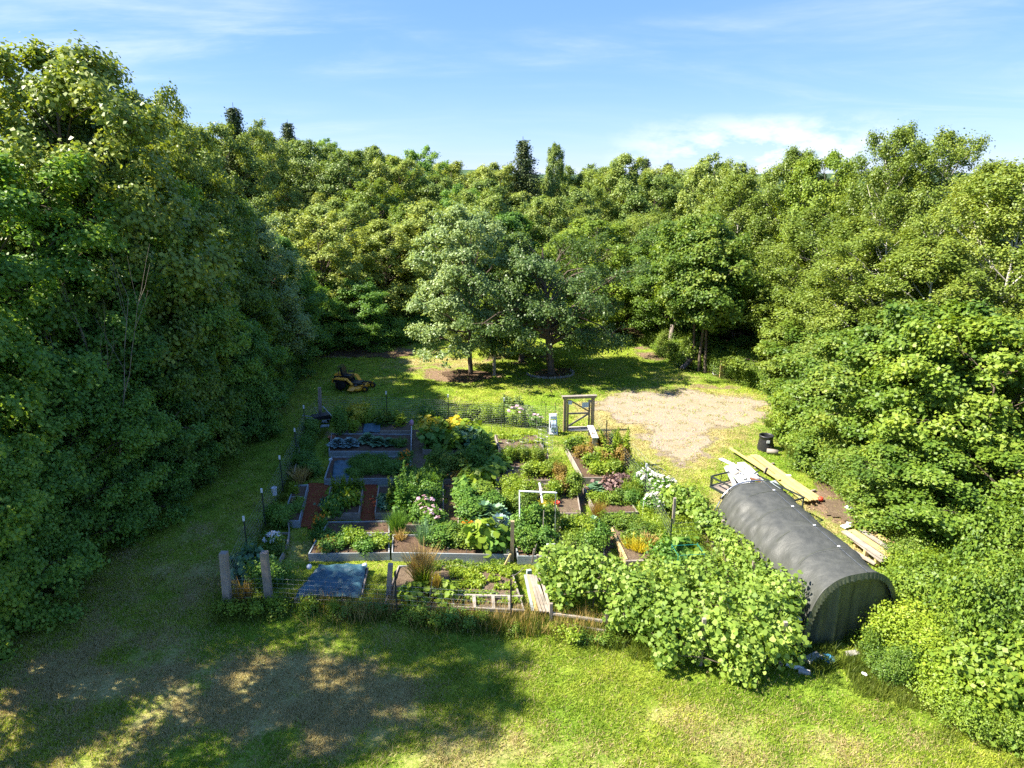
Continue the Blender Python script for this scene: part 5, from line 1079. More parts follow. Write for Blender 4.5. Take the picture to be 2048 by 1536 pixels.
    x, z = prof(.08); MB().lathe(tuple(right * (x - .02) + ax * .35 + Vector((0, 0, z))), [(.01, -.02), (.09, 0), (.12, .06), (.06, .12), (.01, .14)], 9).build('white_rag', M['white'], e)
shelter()
# things lying at the shelter's end
q = G(1655, 1318, .06); tag(MB().lathe(q, [(.02, -.06), (.15, -.05), (.19, .02), (.17, .05), (.12, .03), (.02, 0)], 14).build('blue_bowl', M['blue'], None, True), 'blue plastic bowl on the ground before the shelter end', 'bowl')
for a, b, s, r_, la, m in ((1625, 1322, (.5, .22, .16), .5, 'long concrete block lying by the vine and shelter end', 'concrete'), (1590, 1335, (.45, .12, .06), -.5, 'white board scrap lying under the edge of the vine', 'white'), (1608, 1345, (.3, .14, .08), -.3, 'grey concrete piece before the shelter end', 'concrete'), (1705, 1312, (.36, .2, .12), .2, 'dark grey rubble block beside the low bushes', 'stone')):
    q = G(a, b); tag(MB().box((q.x, q.y, s[2] / 2 - .01), s, Matrix.Rotation(r_, 4, 'Z'), .94).build('rubble_block', M[m]), la, 'block')
for i, (a, b) in enumerate(((1744, 1305), (1743, 1318), (1786, 1325), (1762, 1336), (1726, 1349))):
    q = G(a, b, .3); e = empty('wild_flower', (q.x, q.y, 0), 0, 1, 'white flower head among the grass and low bushes by the shelter', 'flower', 'white wild flowers by the shelter')
    MB().tube([(0, 0, 0), (.02, 0, .3)], .006, 4).build('stem', M['green'], e); f = link('blossom', heads(600 + i, 9, .05, .06, .06), M['white_petal'], e); f.location = (.02, 0, .27)

# ------------------------------------------------------------------ utility trailer with its load
def trailer():
    A = G(1452, 968, 0); c = Vector((9.25, 23.7, 0)); rz = math.atan2(.991, -.13)
    e = empty('utility_trailer', tuple(c), rz - math.pi / 2 + .35, 1, 'black open steel trailer heaped with white scrap behind the shelter', 'trailer')
    W, Lh = 1.7, 1.5
    for sx in (-1, 1):
        MB().beam((sx * W / 2, -Lh, .5), (sx * W / 2, Lh, .5), .06, .08).build('side_rail', M['darksteel'], e); MB().beam((sx * W / 2, -Lh, .92), (sx * W / 2, Lh, .92), .05, .05).build('side_rail', M['darksteel'], e)
        for y in (-Lh + .03, -.5, .5, Lh - .03): MB().beam((sx * (W / 2 + .001), y, .54), (sx * (W / 2 + .001), y, .90), .045, .045).build('stake', M['darksteel'], e)
        MB().lathe((sx * (W / 2 + .14), -.1, .30), [(.10, -.09), (.29, -.09), (.30, 0), (.29, .09), (.10, .09)], 18, Matrix.Rotation(math.pi / 2, 4, 'Y')).build('wheel', M['tire'], e, True)
        MB().box((sx * (W / 2 + .14), -.1, .66), (.24, .8, .03)).build('mudguard', M['darksteel'], e)
    for y in (-Lh, Lh): MB().beam((-W / 2 + .04, y, .92), (W / 2 - .04, y, .92), .05, .05).build('end_rail', M['darksteel'], e); MB().beam((-W / 2 + .04, y, .5), (W / 2 - .04, y, .5), .06, .08).build('end_rail', M['darksteel'], e)
    for i in range(8): x = -W / 2 + .13 + i * (W - .26) / 7; MB().box((x, 0, .5), (.19, 2 * Lh - .1, .035)).build('deck_board', M['oldwood'], e)
    for x in (-.45, 0, .45): MB().tube([(x, Lh, .92), (x, Lh + .28, .75), (x, Lh + .3, .3)], .018, 6).build('gate_bar', M['darksteel'], e)
    return e
tr = trailer()
def board(a, za, b, zb, w_, th, mat, label, name='board', cat='board', roll=0):
    p_, q_ = G(*a, za), G(*b, zb); c = (p_ + q_) / 2; e = MB().beam(p_ - c, q_ - c, w_, th, roll).build(name, M[mat]); e.location = c; return tag(e, label, cat)
board((1441, 917), .95, (1508, 950), .98, .20, .03, 'whiteboard', 'longest white siding board sticking out of the trailer towards the gravel')
board((1458, 932), .98, (1490, 972), .99, .28, .03, 'whiteboard', 'wide white board lying lengthwise on the trailer')
board((1483, 925), 1.04, (1512, 950), 1.02, .24, .03, 'whiteboard', 'white board slanting across the middle of the trailer')
board((1476, 926), 1.09, (1500, 962), 1.08, .06, .05, 'white', 'narrow white trim strip on top of the trailer load')
board((1490, 940), 1.10, (1512, 958), 1.10, .34, .03, 'greyboard', 'square grey-green panel on top of the trailer load', 'panel', 'panel')
board((1505, 945), 1.06, (1540, 975), 1.04, .08, .04, 'palewood', 'pale wooden pole lying over the trailer edge')
board((1520, 958), 1.0, (1552, 985), .98, .16, .04, 'greyboard', 'grey plank at the rear of the trailer load')
board((1545, 962), .95, (1560, 978), .80, .25, .03, 'greyboard', 'grey panel tilted against the trailer end rail', 'panel', 'panel')
board((1500, 957), 1.10, (1522, 962), 1.10, .10, .06, 'rust', 'rusty red metal offcut on the trailer load', 'metal_scrap', 'scrap')
board((1530, 945), 1.1, (1534, 935), 1.35, .10, .04, 'oldwood', 'short brown board propped upright on the trailer')
for i, (a, za, b, zb, w_, m, la) in enumerate((((1452, 935), .80, (1478, 985), .9, .16, 'whiteboard', 'white board lowest on the near side of the trailer load'), ((1464, 926), .86, (1500, 975), .9, .14, 'whiteboard', 'second white board under the longest one'), ((1470, 940), .93, (1506, 968), 1.0, .10, 'white', 'thin white strip across the trailer load'), ((1478, 935), .9, (1530, 990), .8, .2, 'greyboard', 'grey board under the square panel'),
                                               ((1496, 930), .95, (1545, 985), .85, .12, 'oldwood', 'brown plank at the far side of the trailer load'), ((1488, 960), 1.0, (1520, 940), 1.15, .05, 'darksteel', 'dark bar lying across the trailer load'), ((1468, 950), 1.0, (1490, 936), 1.1, .08, 'palewood', 'short pale stick on the trailer load'), ((1536, 975), 1.0, (1556, 992), .7, .16, 'palewood', 'short pale plank slipping off the trailer end'))):
    board(a, za, b, zb, w_, .03, m, la, roll=(i * .7) % .5 - .2)
# long yellow boards
e = empty('lumber_pile', tuple(G(1590, 960)), 0, 1, 'pile of long fresh yellow boards on the grass behind the trailer', 'lumber pile'); o0 = G(1590, 960)
rz_ = random.Random(4)
for i, (a, b, z) in enumerate((((1496, 912), (1618, 1003), .10), ((1503, 910), (1624, 1001), .10), ((1510, 909), (1631, 1000), .10), ((1498, 914), (1610, 1002), .16), ((1506, 911), (1622, 998), .16), ((1516, 911), (1634, 1000), .16), ((1460, 896), (1560, 960), .24), ((1520, 915), (1640, 997), .06), ((1550, 950), (1624, 1001), .22))):
    MB().beam(G(*a, z) - o0, G(*b, z) - o0, .13, .045).build('board', M['newwood' if i % 3 else 'greenwood'], e)
for a in ((1510, 935), (1590, 990)): g = G(*a, .03) - o0; MB().beam(g, g + Vector((1.0, .45, 0)), .09, .06).build('bearer', M['oldwood'], e)
q = G(1641, 998, .08); tag(MB().lathe(q, [(.02, -.05), (.10, -.05), (.11, .04), (.07, .08), (.02, .09)], 12).build('red_cap', M['red'], None, True), 'small red can at the end of the yellow boards', 'can')
# old boards on a sawhorse-like pallet
e = empty('board_stack', tuple(G(1740, 1100)), 0, 1, 'stack of old pale boards on bearers at the edge of the shrubs', 'lumber pile'); o0 = G(1740, 1100)
for a, b, z, w_, m in (((1688, 1062), (1770, 1118), .42, .22, 'palewood'), ((1703, 1060), (1782, 1112), .44, .24, 'newwood'), ((1722, 1060), (1790, 1104), .44, .18, 'palewood'), ((1730, 1056), (1798, 1094), .40, .22, 'newwood'), ((1702, 1100), (1752, 1128), .12, .16, 'palewood'), ((1695, 1070), (1765, 1124), .34, .12, 'palewood')):
    MB().beam(G(*a, z) - o0, G(*b, z) - o0, w_, .045).build('board', M[m], e)
for a, h in (((1730, 1118), .34), ((1752, 1132), .34), ((1712, 1092), .34), ((1775, 1118), .34)): g = G(*a) - o0; MB().box((g.x, g.y, h / 2), (.13, .13, h)).build('bearer_block', M['newwood'], e)
e = empty('pipe_bundle', tuple(G(1728, 1040)), 0, 1, 'bundle of long grey pipes on bare earth behind the old boards', 'pipes'); o0 = G(1728, 1040)
for i in range(4):
    a, b = G(1690 + i * 1.5, 1014 - i, .10 + .02 * (i % 2)) - o0, G(1762 + i * 2.2, 1056 - i * 2, .12 + .02 * (i % 2)) - o0; MB().tube([a, b], .022, 8).build('pipe', M[('white', 'steel')[i % 2]], e)
g = G(1722, 1040) - o0; MB().box((g.x, g.y, .05), (.25, .15, .1)).build('red_block', M['red'], e)
q = G(1693, 1052, .06); tag(MB().box((q.x, q.y, .05), (.34, .22, .05), Matrix.Rotation(.4, 4, 'Z')).box((q.x + .12, q.y + .1, .1), (.2, .16, .04), Matrix.Rotation(1.1, 4, 'Z')).build('plastic_bag', M['white']), 'crumpled white plastic lying at the near end of the old boards', 'litter')
for a, b, la in ((1577, 951, 'white plastic scrap in the grass behind the yellow boards'), (1791, 1110, 'white scrap at the far end of the old boards'), (1890, 1075, 'white scrap caught in the shrubs near the old boards')):
    q = G(a, b, .1); tag(MB().box((q.x, q.y, .10), (.2, .12, .04), Matrix.Rotation(a, 4, 'Z')).build('white_scrap', M['white']), la, 'litter')
# compost bin and log
q = G(1530, 898); e = empty('compost_bin', (q.x, q.y, 0), .3, 1, 'round black plastic compost bin with open top and white label', 'compost bin')
MB().lathe((0, 0, 0), [(.36, 0), (.35, .25), (.31, .5), (.30, .62), (.33, .64), (.33, .70), (.28, .71), (.26, .66), (.25, .3)], 26, cap=False).build('body', M['black'], e, True)
for k in range(5): a = -1.9 + k * .5; MB().box((math.cos(a) * .355, math.sin(a) * .355, .14), (.10, .05, .26), Matrix.Rotation(a + math.pi / 2, 4, 'Z')).build('foot_rib', M['black'], e)
MB().lathe((0, 0, .25), [(.27, 0), (.25, .03), (0.02, .05)], 20).build('compost', M['soil'], e); MB().box((-.12, -.315, .48), (.14, .02, .12), Matrix.Rotation(-.35, 4, 'Z')).build('label_plate', M['white'], e)
q = G(1545, 903, .12); tag(MB().lathe(q, [(.11, -.25), (.12, 0), (.11, .25)], 12, Matrix.Rotation(math.pi / 2, 4, 'Y') @ Matrix.Rotation(.4, 4, 'X')).build('log', M['palewood'], None, True), 'short pale log lying before the black compost bin', 'log')

# ------------------------------------------------------------------ gate
g0, g1 = G(1129, 862), G(1184, 860); Hh = height_at(1129, 795, g0.y)[0]; c = (g0 + g1) / 2; d = (g1 - g0); d.z = 0; W = d.length; Hh = max(1.7, Hh)
e = empty('garden_gate', (c.x, c.y, 0), math.atan2(d.y, d.x), 1, 'wooden garden gate with thick posts, header beam and cross-braced leaf', 'gate')
for sx in (-1, 1): MB().box((sx * W / 2, 0, Hh / 2 - .06), (.15, .15, Hh)).build('gate_post', M['postwood'], e)
MB().box((0, 0, Hh + .005), (W + .30, .20, .12)).build('header_beam', M['postwood'], e); MB().box((0, -.02, Hh + .075), (W + .36, .24, .02)).build('header_cap', M['palewood'], e)
lf = empty('gate_leaf', (0, .10, 0)); lf.parent = e; hw = W / 2 - .13
for z in (.10, Hh * .50): MB().beam((-hw, 0, z), (hw, 0, z), .04, .09).build('rail', M['oldwood'], lf)
MB().beam((-hw, .045, .15), (hw, .045, Hh * .50 - .03), .035, .09).build('brace', M['oldwood'], lf); MB().beam((-hw + .1, .045, Hh * .90), (hw, .045, Hh * .50 + .05), .035, .07).build('brace', M['postwood'], lf)
for sx, h in ((-1, Hh * .92), (1, Hh * .9)): MB().box((sx * (hw - .03), -.045, h / 2), (.09, .04, h)).build('stile', M['postwood'], lf)
MB().box((-hw + .10, -.09, Hh * .86), (.20, .012, .20)).build('sign', M['signblue'], e); MB().box((.30, -.09, Hh * .78), (.34, .012, .26)).build('sign', M['signblue'], e)
MB().box((hw - .04, -.06, Hh * .88), (.16, .05, .14)).build('bracket', M['oldwood'], e)
q = G(1155, 858, .02); tag(MB().box((q.x, q.y, .03), (1.0, .55, .06), Matrix.Rotation(.03, 4, 'Z')).build('door_slab', M['concrete']), 'flat pale slab on the ground in the gate opening', 'slab')
# hose reel cart
q = G(1106, 868); e = empty('hose_reel_cart', (q.x, q.y, 0), .08, 1, 'beige hose reel cart with coils of pale blue hose beside the gate', 'hose reel')
for sx in (-1, 1):
    MB().beam((sx * .19, -.06, .03), (sx * .16, .12, .98), .05, .06).build('side_frame', M['white'], e)
    MB().lathe((sx * .25, .16, .12), [(.03, -.03), (.12, -.03), (.12, .03), (.03, .03)], 14, Matrix.Rotation(math.pi / 2, 4, 'Y')).build('wheel', M['black'], e)
MB().beam((-.20, .12, .98), (.20, .12, .98), .07, .07).build('handle', M['white'], e); MB().box((0, .08, .86), (.30, .14, .16)).build('tool_tray', M['white'], e); MB().box((0, -.02, .05), (.42, .30, .07)).build('foot_tray', M['white'], e)
MB().lathe((0, .02, .42), [(.10, -.15), (.10, .15)], 14, Matrix.Rotation(math.pi / 2, 4, 'Y')).build('drum', M['black'], e)
for x in (-.10, -.035, .035, .10):
    pts = [(x + .01 * math.sin(t), .02 + .24 * math.cos(t), .42 + .28 * math.sin(t)) for t in np.linspace(0, 6.2, 20)]; MB().tube(pts, .026, 6).build('hose_coil', M['bluehose'], e, True)
MB().tube([(.2, 0, .4), (.34, -.05, .25), (.42, .02, .06), (.3, .1, .03)], .012, 6).build('hose_end', M['rust'], e)
# bench
a0, a1 = G(1181, 853, .45), G(1190, 874, .45); c = (a0 + a1) / 2; dd = a1 - a0; e = empty('bench', (c.x, c.y, 0), math.atan2(dd.y, dd.x), 1, 'narrow backless bench with white weathered top beside the gate', 'bench')
Lb = dd.length + .25
for k in (-1, 1): MB().box((0, k * .075, .45), (Lb, .14, .035)).build('seat_board', M['white'], e)
for k in (-1, 1): MB().box((k * (Lb / 2 - .14), 0, .21), (.05, .24, .44)).build('leg', M['palewood'], e)
MB().box((0, 0, .34), (Lb - .34, .03, .09)).build('stretcher', M['palewood'], e)
# ------------------------------------------------------------------ posts and wire fence
def round_post(a, b, top, r, label, mat='oldwood', square=True):
    g = G(*b); z, x = height_at(a[0], a[1], g.y); l = Vector((x - g.x, 0, z)); n = Vector((g.x, g.y, 0))
    o = MB(); o.beam(Vector((0, 0, -.1)), l, r * 2, r * 2); o = o.build('wooden_post', M[mat]); o.location = n; tag(o, label, 'post'); return o
round_post((447, 1105), (456, 1216), 1, .10, 'thick weathered post at the front corner, farthest from the beds')
round_post((528, 1104), (539, 1212), 1, .095, 'thick weathered post beside the large blue-green plant')
round_post((1025, 1042), (1024, 1120), 1, .06, 'tall slim brown post beside the white pipe frame', 'postwood')
round_post((639, 775), (641, 838), 1, .075, 'brown post with leaning pipe at the far corner of the garden', 'oldwood')
round_post((781, 1128), (776, 1200), 1, .07, 'short grey post beside the blue sheeted bed')
o = MB().beam(G(470, 1208, 0), G(458, 1180, .45), .09, .09).build('brace_board', M['postwood']); tag(o, 'short brace leaning on the farthest thick post', 'board')
for a, za, b, zb, w_, m, la in (((792, 1140), 1.0, (785, 1212), 0, .05, 'postwood', 'pale pointed stake leaning beside the short grey post'), ((865, 1155), .9, (858, 1205), .1, .03, 'palewood', 'thin stake leaning by the rhubarb'), ((1021, 1108), .7, (1007, 1135), .15, .08, 'newwood', 'short yellow board leaning on the tall slim post'), ((1014, 1100), .6, (1016, 1118), .1, .05, 'palewood', 'small stake beside the tall slim post'),
                               ((1073, 1088), .8, (1066, 1120), .1, .05, 'oldwood', 'grey stake standing before the white pipe frame'), ((1068, 1098), .6, (1064, 1125), .1, .07, 'oldwood', 'split grey stake next to the plank walk'), ((896, 1095), .8, (895, 1122), 0, .04, 'oldwood', 'stake before the long grey bed, nearest the dried bush'), ((933, 1098), .7, (932, 1122), 0, .03, 'oldwood', 'stake before the long grey bed beside the courgette'),
                               ((983, 852), .8, (983, 874), 0, .035, 'palewood', 'pale stake at the corner of the strawberry bed'), ((1073, 843), .8, (1073, 862), 0, .035, 'palewood', 'pale stake standing near the sedum'), ((862, 1075), .8, (859, 1092), .2, .07, 'oldwood', 'flat grey stake in the long grey bed'), ((1288, 1003), 1.3, (1284, 1038), 0, .025, 'white', 'thin white cane beside the white phlox'), ((1003, 848), .9, (1003, 862), .1, .03, 'palewood', 'thin cane standing behind the strawberry bed')):
    p_, q_ = G(*b, zb), None; z_, x_ = height_at(a[0], a[1], p_.y); q_ = Vector((x_, p_.y, z_)); o = MB().beam(p_ - p_, q_ - p_, w_, w_ * .6).build('garden_stake', M[m]); o.location = p_; tag(o, la, 'stake')
def tpost(e, o0, x, y, h=1.5, tip=True, mat='darksteel'):
    mb = MB(); mb.box((x - o0.x, y - o0.y, h / 2 - .05), (.045, .012, h)); mb.box((x - o0.x, y - o0.y + .02, h / 2 - .05), (.012, .035, h - .002)); p_ = mb.build('t_post', M[mat], e)
    if tip: MB().box((x - o0.x, y - o0.y, h - .02), (.062, .05, .16)).build('white_tip', M['white'], p_)
def wire(e, o0, pts, H=1.25, dx=.16, dz=.15, r=.0022, name='wire_mesh', mat='greywire', sag=.0):
    paths = []
    for a, b in zip(pts[:-1], pts[1:]):
        a, b = Vector(a[:2] + (0,)), Vector(b[:2] + (0,)); Ln = (b - a).length; n = max(1, int(Ln / dx)); off = Vector((o0.x, o0.y, 0))
        for i in range(n): p_ = a.lerp(b, i / n) - off; paths.append((np.array([[p_.x, p_.y, .02], [p_.x, p_.y, H]]), r))
        for k in range(int(H / dz) + 1):
            z = .03 + k * dz; q0, q1 = a - off, b - off; paths.append((np.array([[q0.x, q0.y, z], [(q0.x + q1.x) / 2, (q0.y + q1.y) / 2, z - sag], [q1.x, q1.y, z]]), r))
    V, F_ = tubes(paths, 3); return link(name, mesh_quads(name, V, F_), M[mat], e)
TP = lambda px, py, h=1.5: (G(px, py, h).x, G(px, py, h).y)
Lp = [TP(487, 1036), TP(523, 980), TP(559, 914), TP(589, 859), TP(607, 813)]
e = empty('wire_fence', (Lp[0][0], Lp[0][1], 0), 0, 1, 'wire fence on white-tipped green T-posts along the shaded strip', 'wire fence'); o0 = Vector((Lp[0][0], Lp[0][1], 0))
for p_ in Lp: tpost(e, o0, *p_)
gcorner = G(641, 838); gp = G(456, 1216); wire(e, o0, [(gp.x, gp.y)] + Lp + [(gcorner.x, gcorner.y)])
Bp = [TP(772, 785), TP(896, 791), TP(1008, 798)]; gl = G(1126, 861)
e = empty('wire_fence', (Bp[0][0], Bp[0][1], 0), 0, 1, 'wire fence on T-posts at the far side between corner post and gate', 'wire fence'); o0 = Vector((Bp[0][0], Bp[0][1], 0))
for p_ in Bp: tpost(e, o0, *p_)
wire(e, o0, [(gcorner.x, gcorner.y)] + Bp + [(gl.x, gl.y)], dx=.12, dz=.10, r=.0028)
gr = G(1188, 860); Rp = [TP(1214, 838), TP(1252, 905, 1.0), TP(1293, 930), TP(1345, 1046 - 22)]
e = empty('wire_fence', (gr.x, gr.y, 0), 0, 1, 'wire fence sagging between gate, climber column and white phlox', 'wire fence'); o0 = Vector((gr.x, gr.y, 0))
for i, p_ in enumerate(Rp): tpost(e, o0, *p_, h=(1.5, 1.0, 1.5, 1.3)[i], tip=i in (2,))
gv = G(1420, 1100); wire(e, o0, [(gr.x, gr.y)] + Rp + [(gv.x, gv.y)], H=1.15)
a_, b_ = G(1262, 925), G(1330, 985); wire(e, o0, [(a_.x, a_.y), (b_.x, b_.y)], H=.9, dx=.3, dz=.22, r=.006, name='loose_wire', sag=.15)
e = empty('wire_fence', tuple(G(800, 1225)), 0, 1, 'low wire fence on dark stakes along the uncut strip', 'wire fence'); o0 = G(800, 1225)
fp = [G(456, 1216), G(539, 1212), G(794, 1228), G(1022, 1245)]
for p_ in fp[2:]: tpost(e, o0, p_.x, p_.y, 1.45, False)
wire(e, o0, [(p_.x, p_.y) for p_ in fp], H=1.0)
# ------------------------------------------------------------------ white pipe frame, cages and small garden things
z0 = G(1040, 1105); zt_, _ = height_at(1038, 1013, z0.y)
e = empty('pipe_trellis', (z0.x, z0.y, 0), 0, 1, 'frame of white plastic pipe standing over the caged tomatoes', 'pipe frame')
A = Vector((0, 0, 0)); xr = G(1110, 1105).x - z0.x; H_ = 2.15
MB().tube([(0, 0, 0), (-.02, .25, H_)], .022, 8).build('upright', M['white'], e); MB().tube([(xr, 0, 0), (xr, .25, H_)], .018, 8).build('upright', M['steel'], e)
MB().tube([(-.04, .25, H_), (xr + .04, .25, H_ - .06)], .030, 8).build('crossbar', M['white'], e); MB().tube([(xr * .62, -.15, 0), (xr * .66, -.1, H_ * .75)], .014, 8).build('cane', M['palewood'], e); MB().tube([(xr * .56, .75, H_ + .06), (xr * .62, .0, H_ - .30)], .030, 8).build('crossbar', M['white'], e)
q = G(1100, 1095, 0); q.y += .2; e = empty('owl_decoy', (q.x, q.y + .3, .95), 0, 1, 'small owl decoy with white face hanging in the caged tomatoes', 'decoy')
MB().lathe((0, 0, 0), [(.01, 0), (.07, .04), (.09, .16), (.07, .26), (.03, .30)], 12).build('body', M['palewood'], e, True); MB().lathe((0, -.02, .30), [(.02, -.04), (.075, 0), (.08, .06), (.05, .11), (.01, .12)], 12).build('head', M['white'], e, True)
for s in (-1, 1): MB().lathe((s * .03, -.095, .34), [(.004, -.01), (.015, 0), (.004, .01)], 8, Matrix.Rotation(math.pi / 2, 4, 'X')).build('eye', M['black'], e)
q = G(1104, 1138); e = empty('wire_stand', (q.x, q.y, 0), 0, 1, 'small white wire plant stand before the pepper bed', 'plant stand'); 
for dx in (-.17, .17):
    for dy in (-.12, .12): MB().tube([(dx, dy, 0), (dx, dy, .85)], .012, 6).build('leg', M['white'], e)
for z in (.45, .84):
    for p_, q_ in (((-.17, -.12), (.17, -.12)), ((-.17, .12), (.17, .12)), ((-.17, -.12), (-.17, .12)), ((.17, -.12), (.17, .12))): MB().tube([(*p_, z), (*q_, z)], .010, 6).build('rung', M['white'], e)
def cage(px, py, h, r, mat, label, z=.15):
    q = G(px, py, z); e = empty('tomato_cage', (q.x, q.y, z), 0, 1, label, 'tomato cage')
    for k in range(4): a = k * math.pi / 2 + .4; MB().tube([(math.cos(a) * r * .7, math.sin(a) * r * .7, 0), (math.cos(a) * r, math.sin(a) * r, h)], .007, 5).build('leg', M[mat], e)
    for f in (.35, .68, 1): MB().tube([(math.cos(a) * r * (.7 + .3 * f), math.sin(a) * r * (.7 + .3 * f), h * f) for a in np.linspace(0, 6.283, 17)], .006, 5, False).build('ring', M[mat], e)
for a in ((1020, 921, .9, .2, 'greywire', 'grey wire cage nearest the dark courgette'), (1048, 919, .9, .2, 'greywire', 'grey wire cage in the middle of its bed'), (1078, 919, .95, .22, 'greywire', 'grey wire cage near the lawn'), (1098, 910, .95, .2, 'greywire', 'empty wire cage outside the bed corner'), (1086, 884, .7, .25, 'greywire', 'grey wire cage lying at the pale strawberry bed')): cage(*a)
q = G(1372, 1150); e = empty('green_cage', (q.x, q.y, 0), .1, 1, 'square cage of green garden poles among potato leaves', 'plant cage')
for dx in (-.42, .42):
    for dy in (-.3, .3): MB().tube([(dx, dy, 0), (dx, dy, .95)], .012, 6).build('pole', M['teal_pole'], e)
for p_, q_ in (((-.42, -.3), (.42, -.3)), ((-.42, .3), (.42, .3)), ((-.42, -.3), (-.42, .3)), ((.42, -.3), (.42, .3))): MB().tube([(*p_, .9), (*q_, .9)], .007, 6).build('rail', M['teal_pole'], e)
# flower pot, pail, slabs, barrow
def pot(px, py, r, h, mat, name, label, cat, z=0):
    q = G(px, py, z); o = MB().lathe((0, 0, 0), [(r * .7, 0), (r, h), (r * 1.12, h), (r * 1.12, h + .03), (r * .95, h + .03), (r * .9, h * .8)], 18, cap=False).build(name, M[mat], None, True); o.location = (q.x, q.y, z); tag(o, label, cat)
pot(664, 884, .17, .25, 'terracotta', 'flower_pot', 'terracotta flower pot standing behind the cabbage bed corner', 'pot'); pot(1114, 1012, .10, .14, 'red', 'flower_pot', 'small red pot standing in its bed', 'pot', .24)
q = G(551, 1006); e = empty('white_pail', (q.x, q.y, .35), .2, 1, 'white plastic pail hanging on the wire fence', 'pail'); MB().lathe((0, 0, 0), [(.085, 0), (.11, .30), (.12, .31), (.10, .31)], 16, cap=False).build('body', M['white'], e, True); MB().tube([(-.11, 0, .3), (0, 0, .42), (.11, 0, .3)], .006, 5).build('handle', M['steel'], e)
q = G(650, 850); 
for i, (a, b, la) in enumerate(((652, 843, 'grey paving slab beside the leaning shovel'), (650, 852, 'grey paving slab nearest the flower pot'))): g = G(a, b, .02); tag(MB().box((g.x, g.y, .025), (.42, .30, .05), Matrix.Rotation(.1, 4, 'Z')).build('paving_slab', M['greyboard']), la, 'slab')
q = G(643, 848); e = empty('wheelbarrow', (q.x, q.y, 0), .6, 1, 'dark upturned wheelbarrow at the foot of the corner post', 'wheelbarrow')
MB().box((0, 0, .40), (.62, .42, .22), None, 1.35).build('tray', M['black'], e); MB().lathe((.45, 0, .17), [(.03, -.04), (.17, -.04), (.17, .04), (.03, .04)], 16, Matrix.Rotation(math.pi / 2, 4, 'X')).build('wheel', M['tire'], e)
for s in (-1, 1): MB().beam((.45, s * .08, .18), (-.85, s * .28, .55), .035, .035).build('handle', M['bluewood'], e); MB().beam((-.2, s * .18, .32), (-.32, s * .2, 0), .025, .025).build('leg', M['steel'], e)
for a, za, b, zb, la in (((645, 812), 1.0, (673, 843), .3, 'long grey pipe leaning from the corner post'), ((636, 800), 1.1, (643, 838), .0, 'grey shovel handle leaning on the corner post'), ((630, 815), .8, (641, 840), .1, 'thin brown cane leaning near the wheelbarrow')):
    p_ = G(*b, zb); z_, x_ = height_at(a[0], a[1], p_.y); o = MB().tube([(0, 0, 0), (x_ - p_.x, 0, z_ - zb)], .022, 7).build('leaning_pole', M['steel']); o.location = p_; tag(o, la, 'pole')
# bottle on a pipe
q = G(822, 902); z_, x_ = height_at(823, 840, q.y); e = empty('bottle_stake', (q.x, q.y, 0), 0, 1, 'pinkish bottle upturned on a white pipe at the end of the cabbage bed', 'stake')
MB().tube([(0, 0, 0), (x_ - q.x, 0, z_ - .25)], .02, 8).build('pipe', M['white'], e); MB().lathe((x_ - q.x, 0, z_ - .28), [(.03, 0), (.09, .05), (.10, .2), (.05, .28), (.02, .3)], 12).build('bottle', M['pink_petal'], e, True)
# hoses
def hose(px, z, mat, label, r=.012):
    P_ = [G(a, b, z) for a, b in px]; c = P_[0]; o = MB().tube([tuple(p - c) for p in P_], r, 6).build('garden_hose', M[mat], None, True); o.location = c; tag(o, label, 'hose')
hose([(1012, 915), (1014, 925), (1022, 932), (1036, 934), (1048, 930), (1044, 938), (1030, 945), (1015, 950)], .24, 'palewood', 'pale thin hose curled on the soil before the tomato cages')
hose([(1048, 1135), (1038, 1145), (1030, 1150), (1018, 1152), (1008, 1146)], .22, 'palewood', 'pale hose loop at the corner of the front strawberry bed'); hose([(900, 1132), (925, 1132), (940, 1138), (945, 1142)], .24, 'palewood', 'pale wire hoop over the back of the front strawberry bed')
# shepherd hooks
for i, (a, b, la, fl_) in enumerate(((1091, 855, 'curved black shepherd hook beside the sedum', 1), (1110, 850, 'forked black hook behind the hose reel', -1))):
    q = G(a, b); e = MB().tube([(0, 0, 0), (0, 0, 1.2), (-.06 * fl_, 0, 1.36), (-.2 * fl_, 0, 1.38), (-.26 * fl_, 0, 1.25), (-.2 * fl_, 0, 1.15)], .014, 6).build('shepherd_hook', M['darksteel']); e.location = q; tag(e, la, 'hook')
for a, b, w_, h_, la in ((1080, 968, .5, .12, 'dark crumpled fabric hanging over the bed board'), (1126, 1068, .3, .5, 'blue-grey rag hanging at the corner of the pepper bed')):
    q = G(a, b, .3); V = [(w_ * (i / 12 - .5), .12 * j / 8 * (1 - 2 * (j > 4)), .06 * math.sin(i * 1.3 + j) - h_ * abs(j / 8 - .5)) for j in range(9) for i in range(13)]; I = np.arange(117).reshape(9, 13)
    o = link('cloth_rag', mesh_quads('cloth_rag', V, np.stack([I[:-1, :-1], I[:-1, 1:], I[1:, 1:], I[1:, :-1]], -1).reshape(-1, 4), None, None, True), M['tarp_blue' if a > 1100 else 'tarp_dark']); o.location = q; tag(o, la, 'rag')
q = G(1058, 1152); tag(MB().box((q.x, q.y, .14), (.16, .12, .16), Matrix.Rotation(.3, 4, 'Z'), .9).build('plastic_box', M['greyboard']), 'small grey box at the head of the plank walk', 'box')
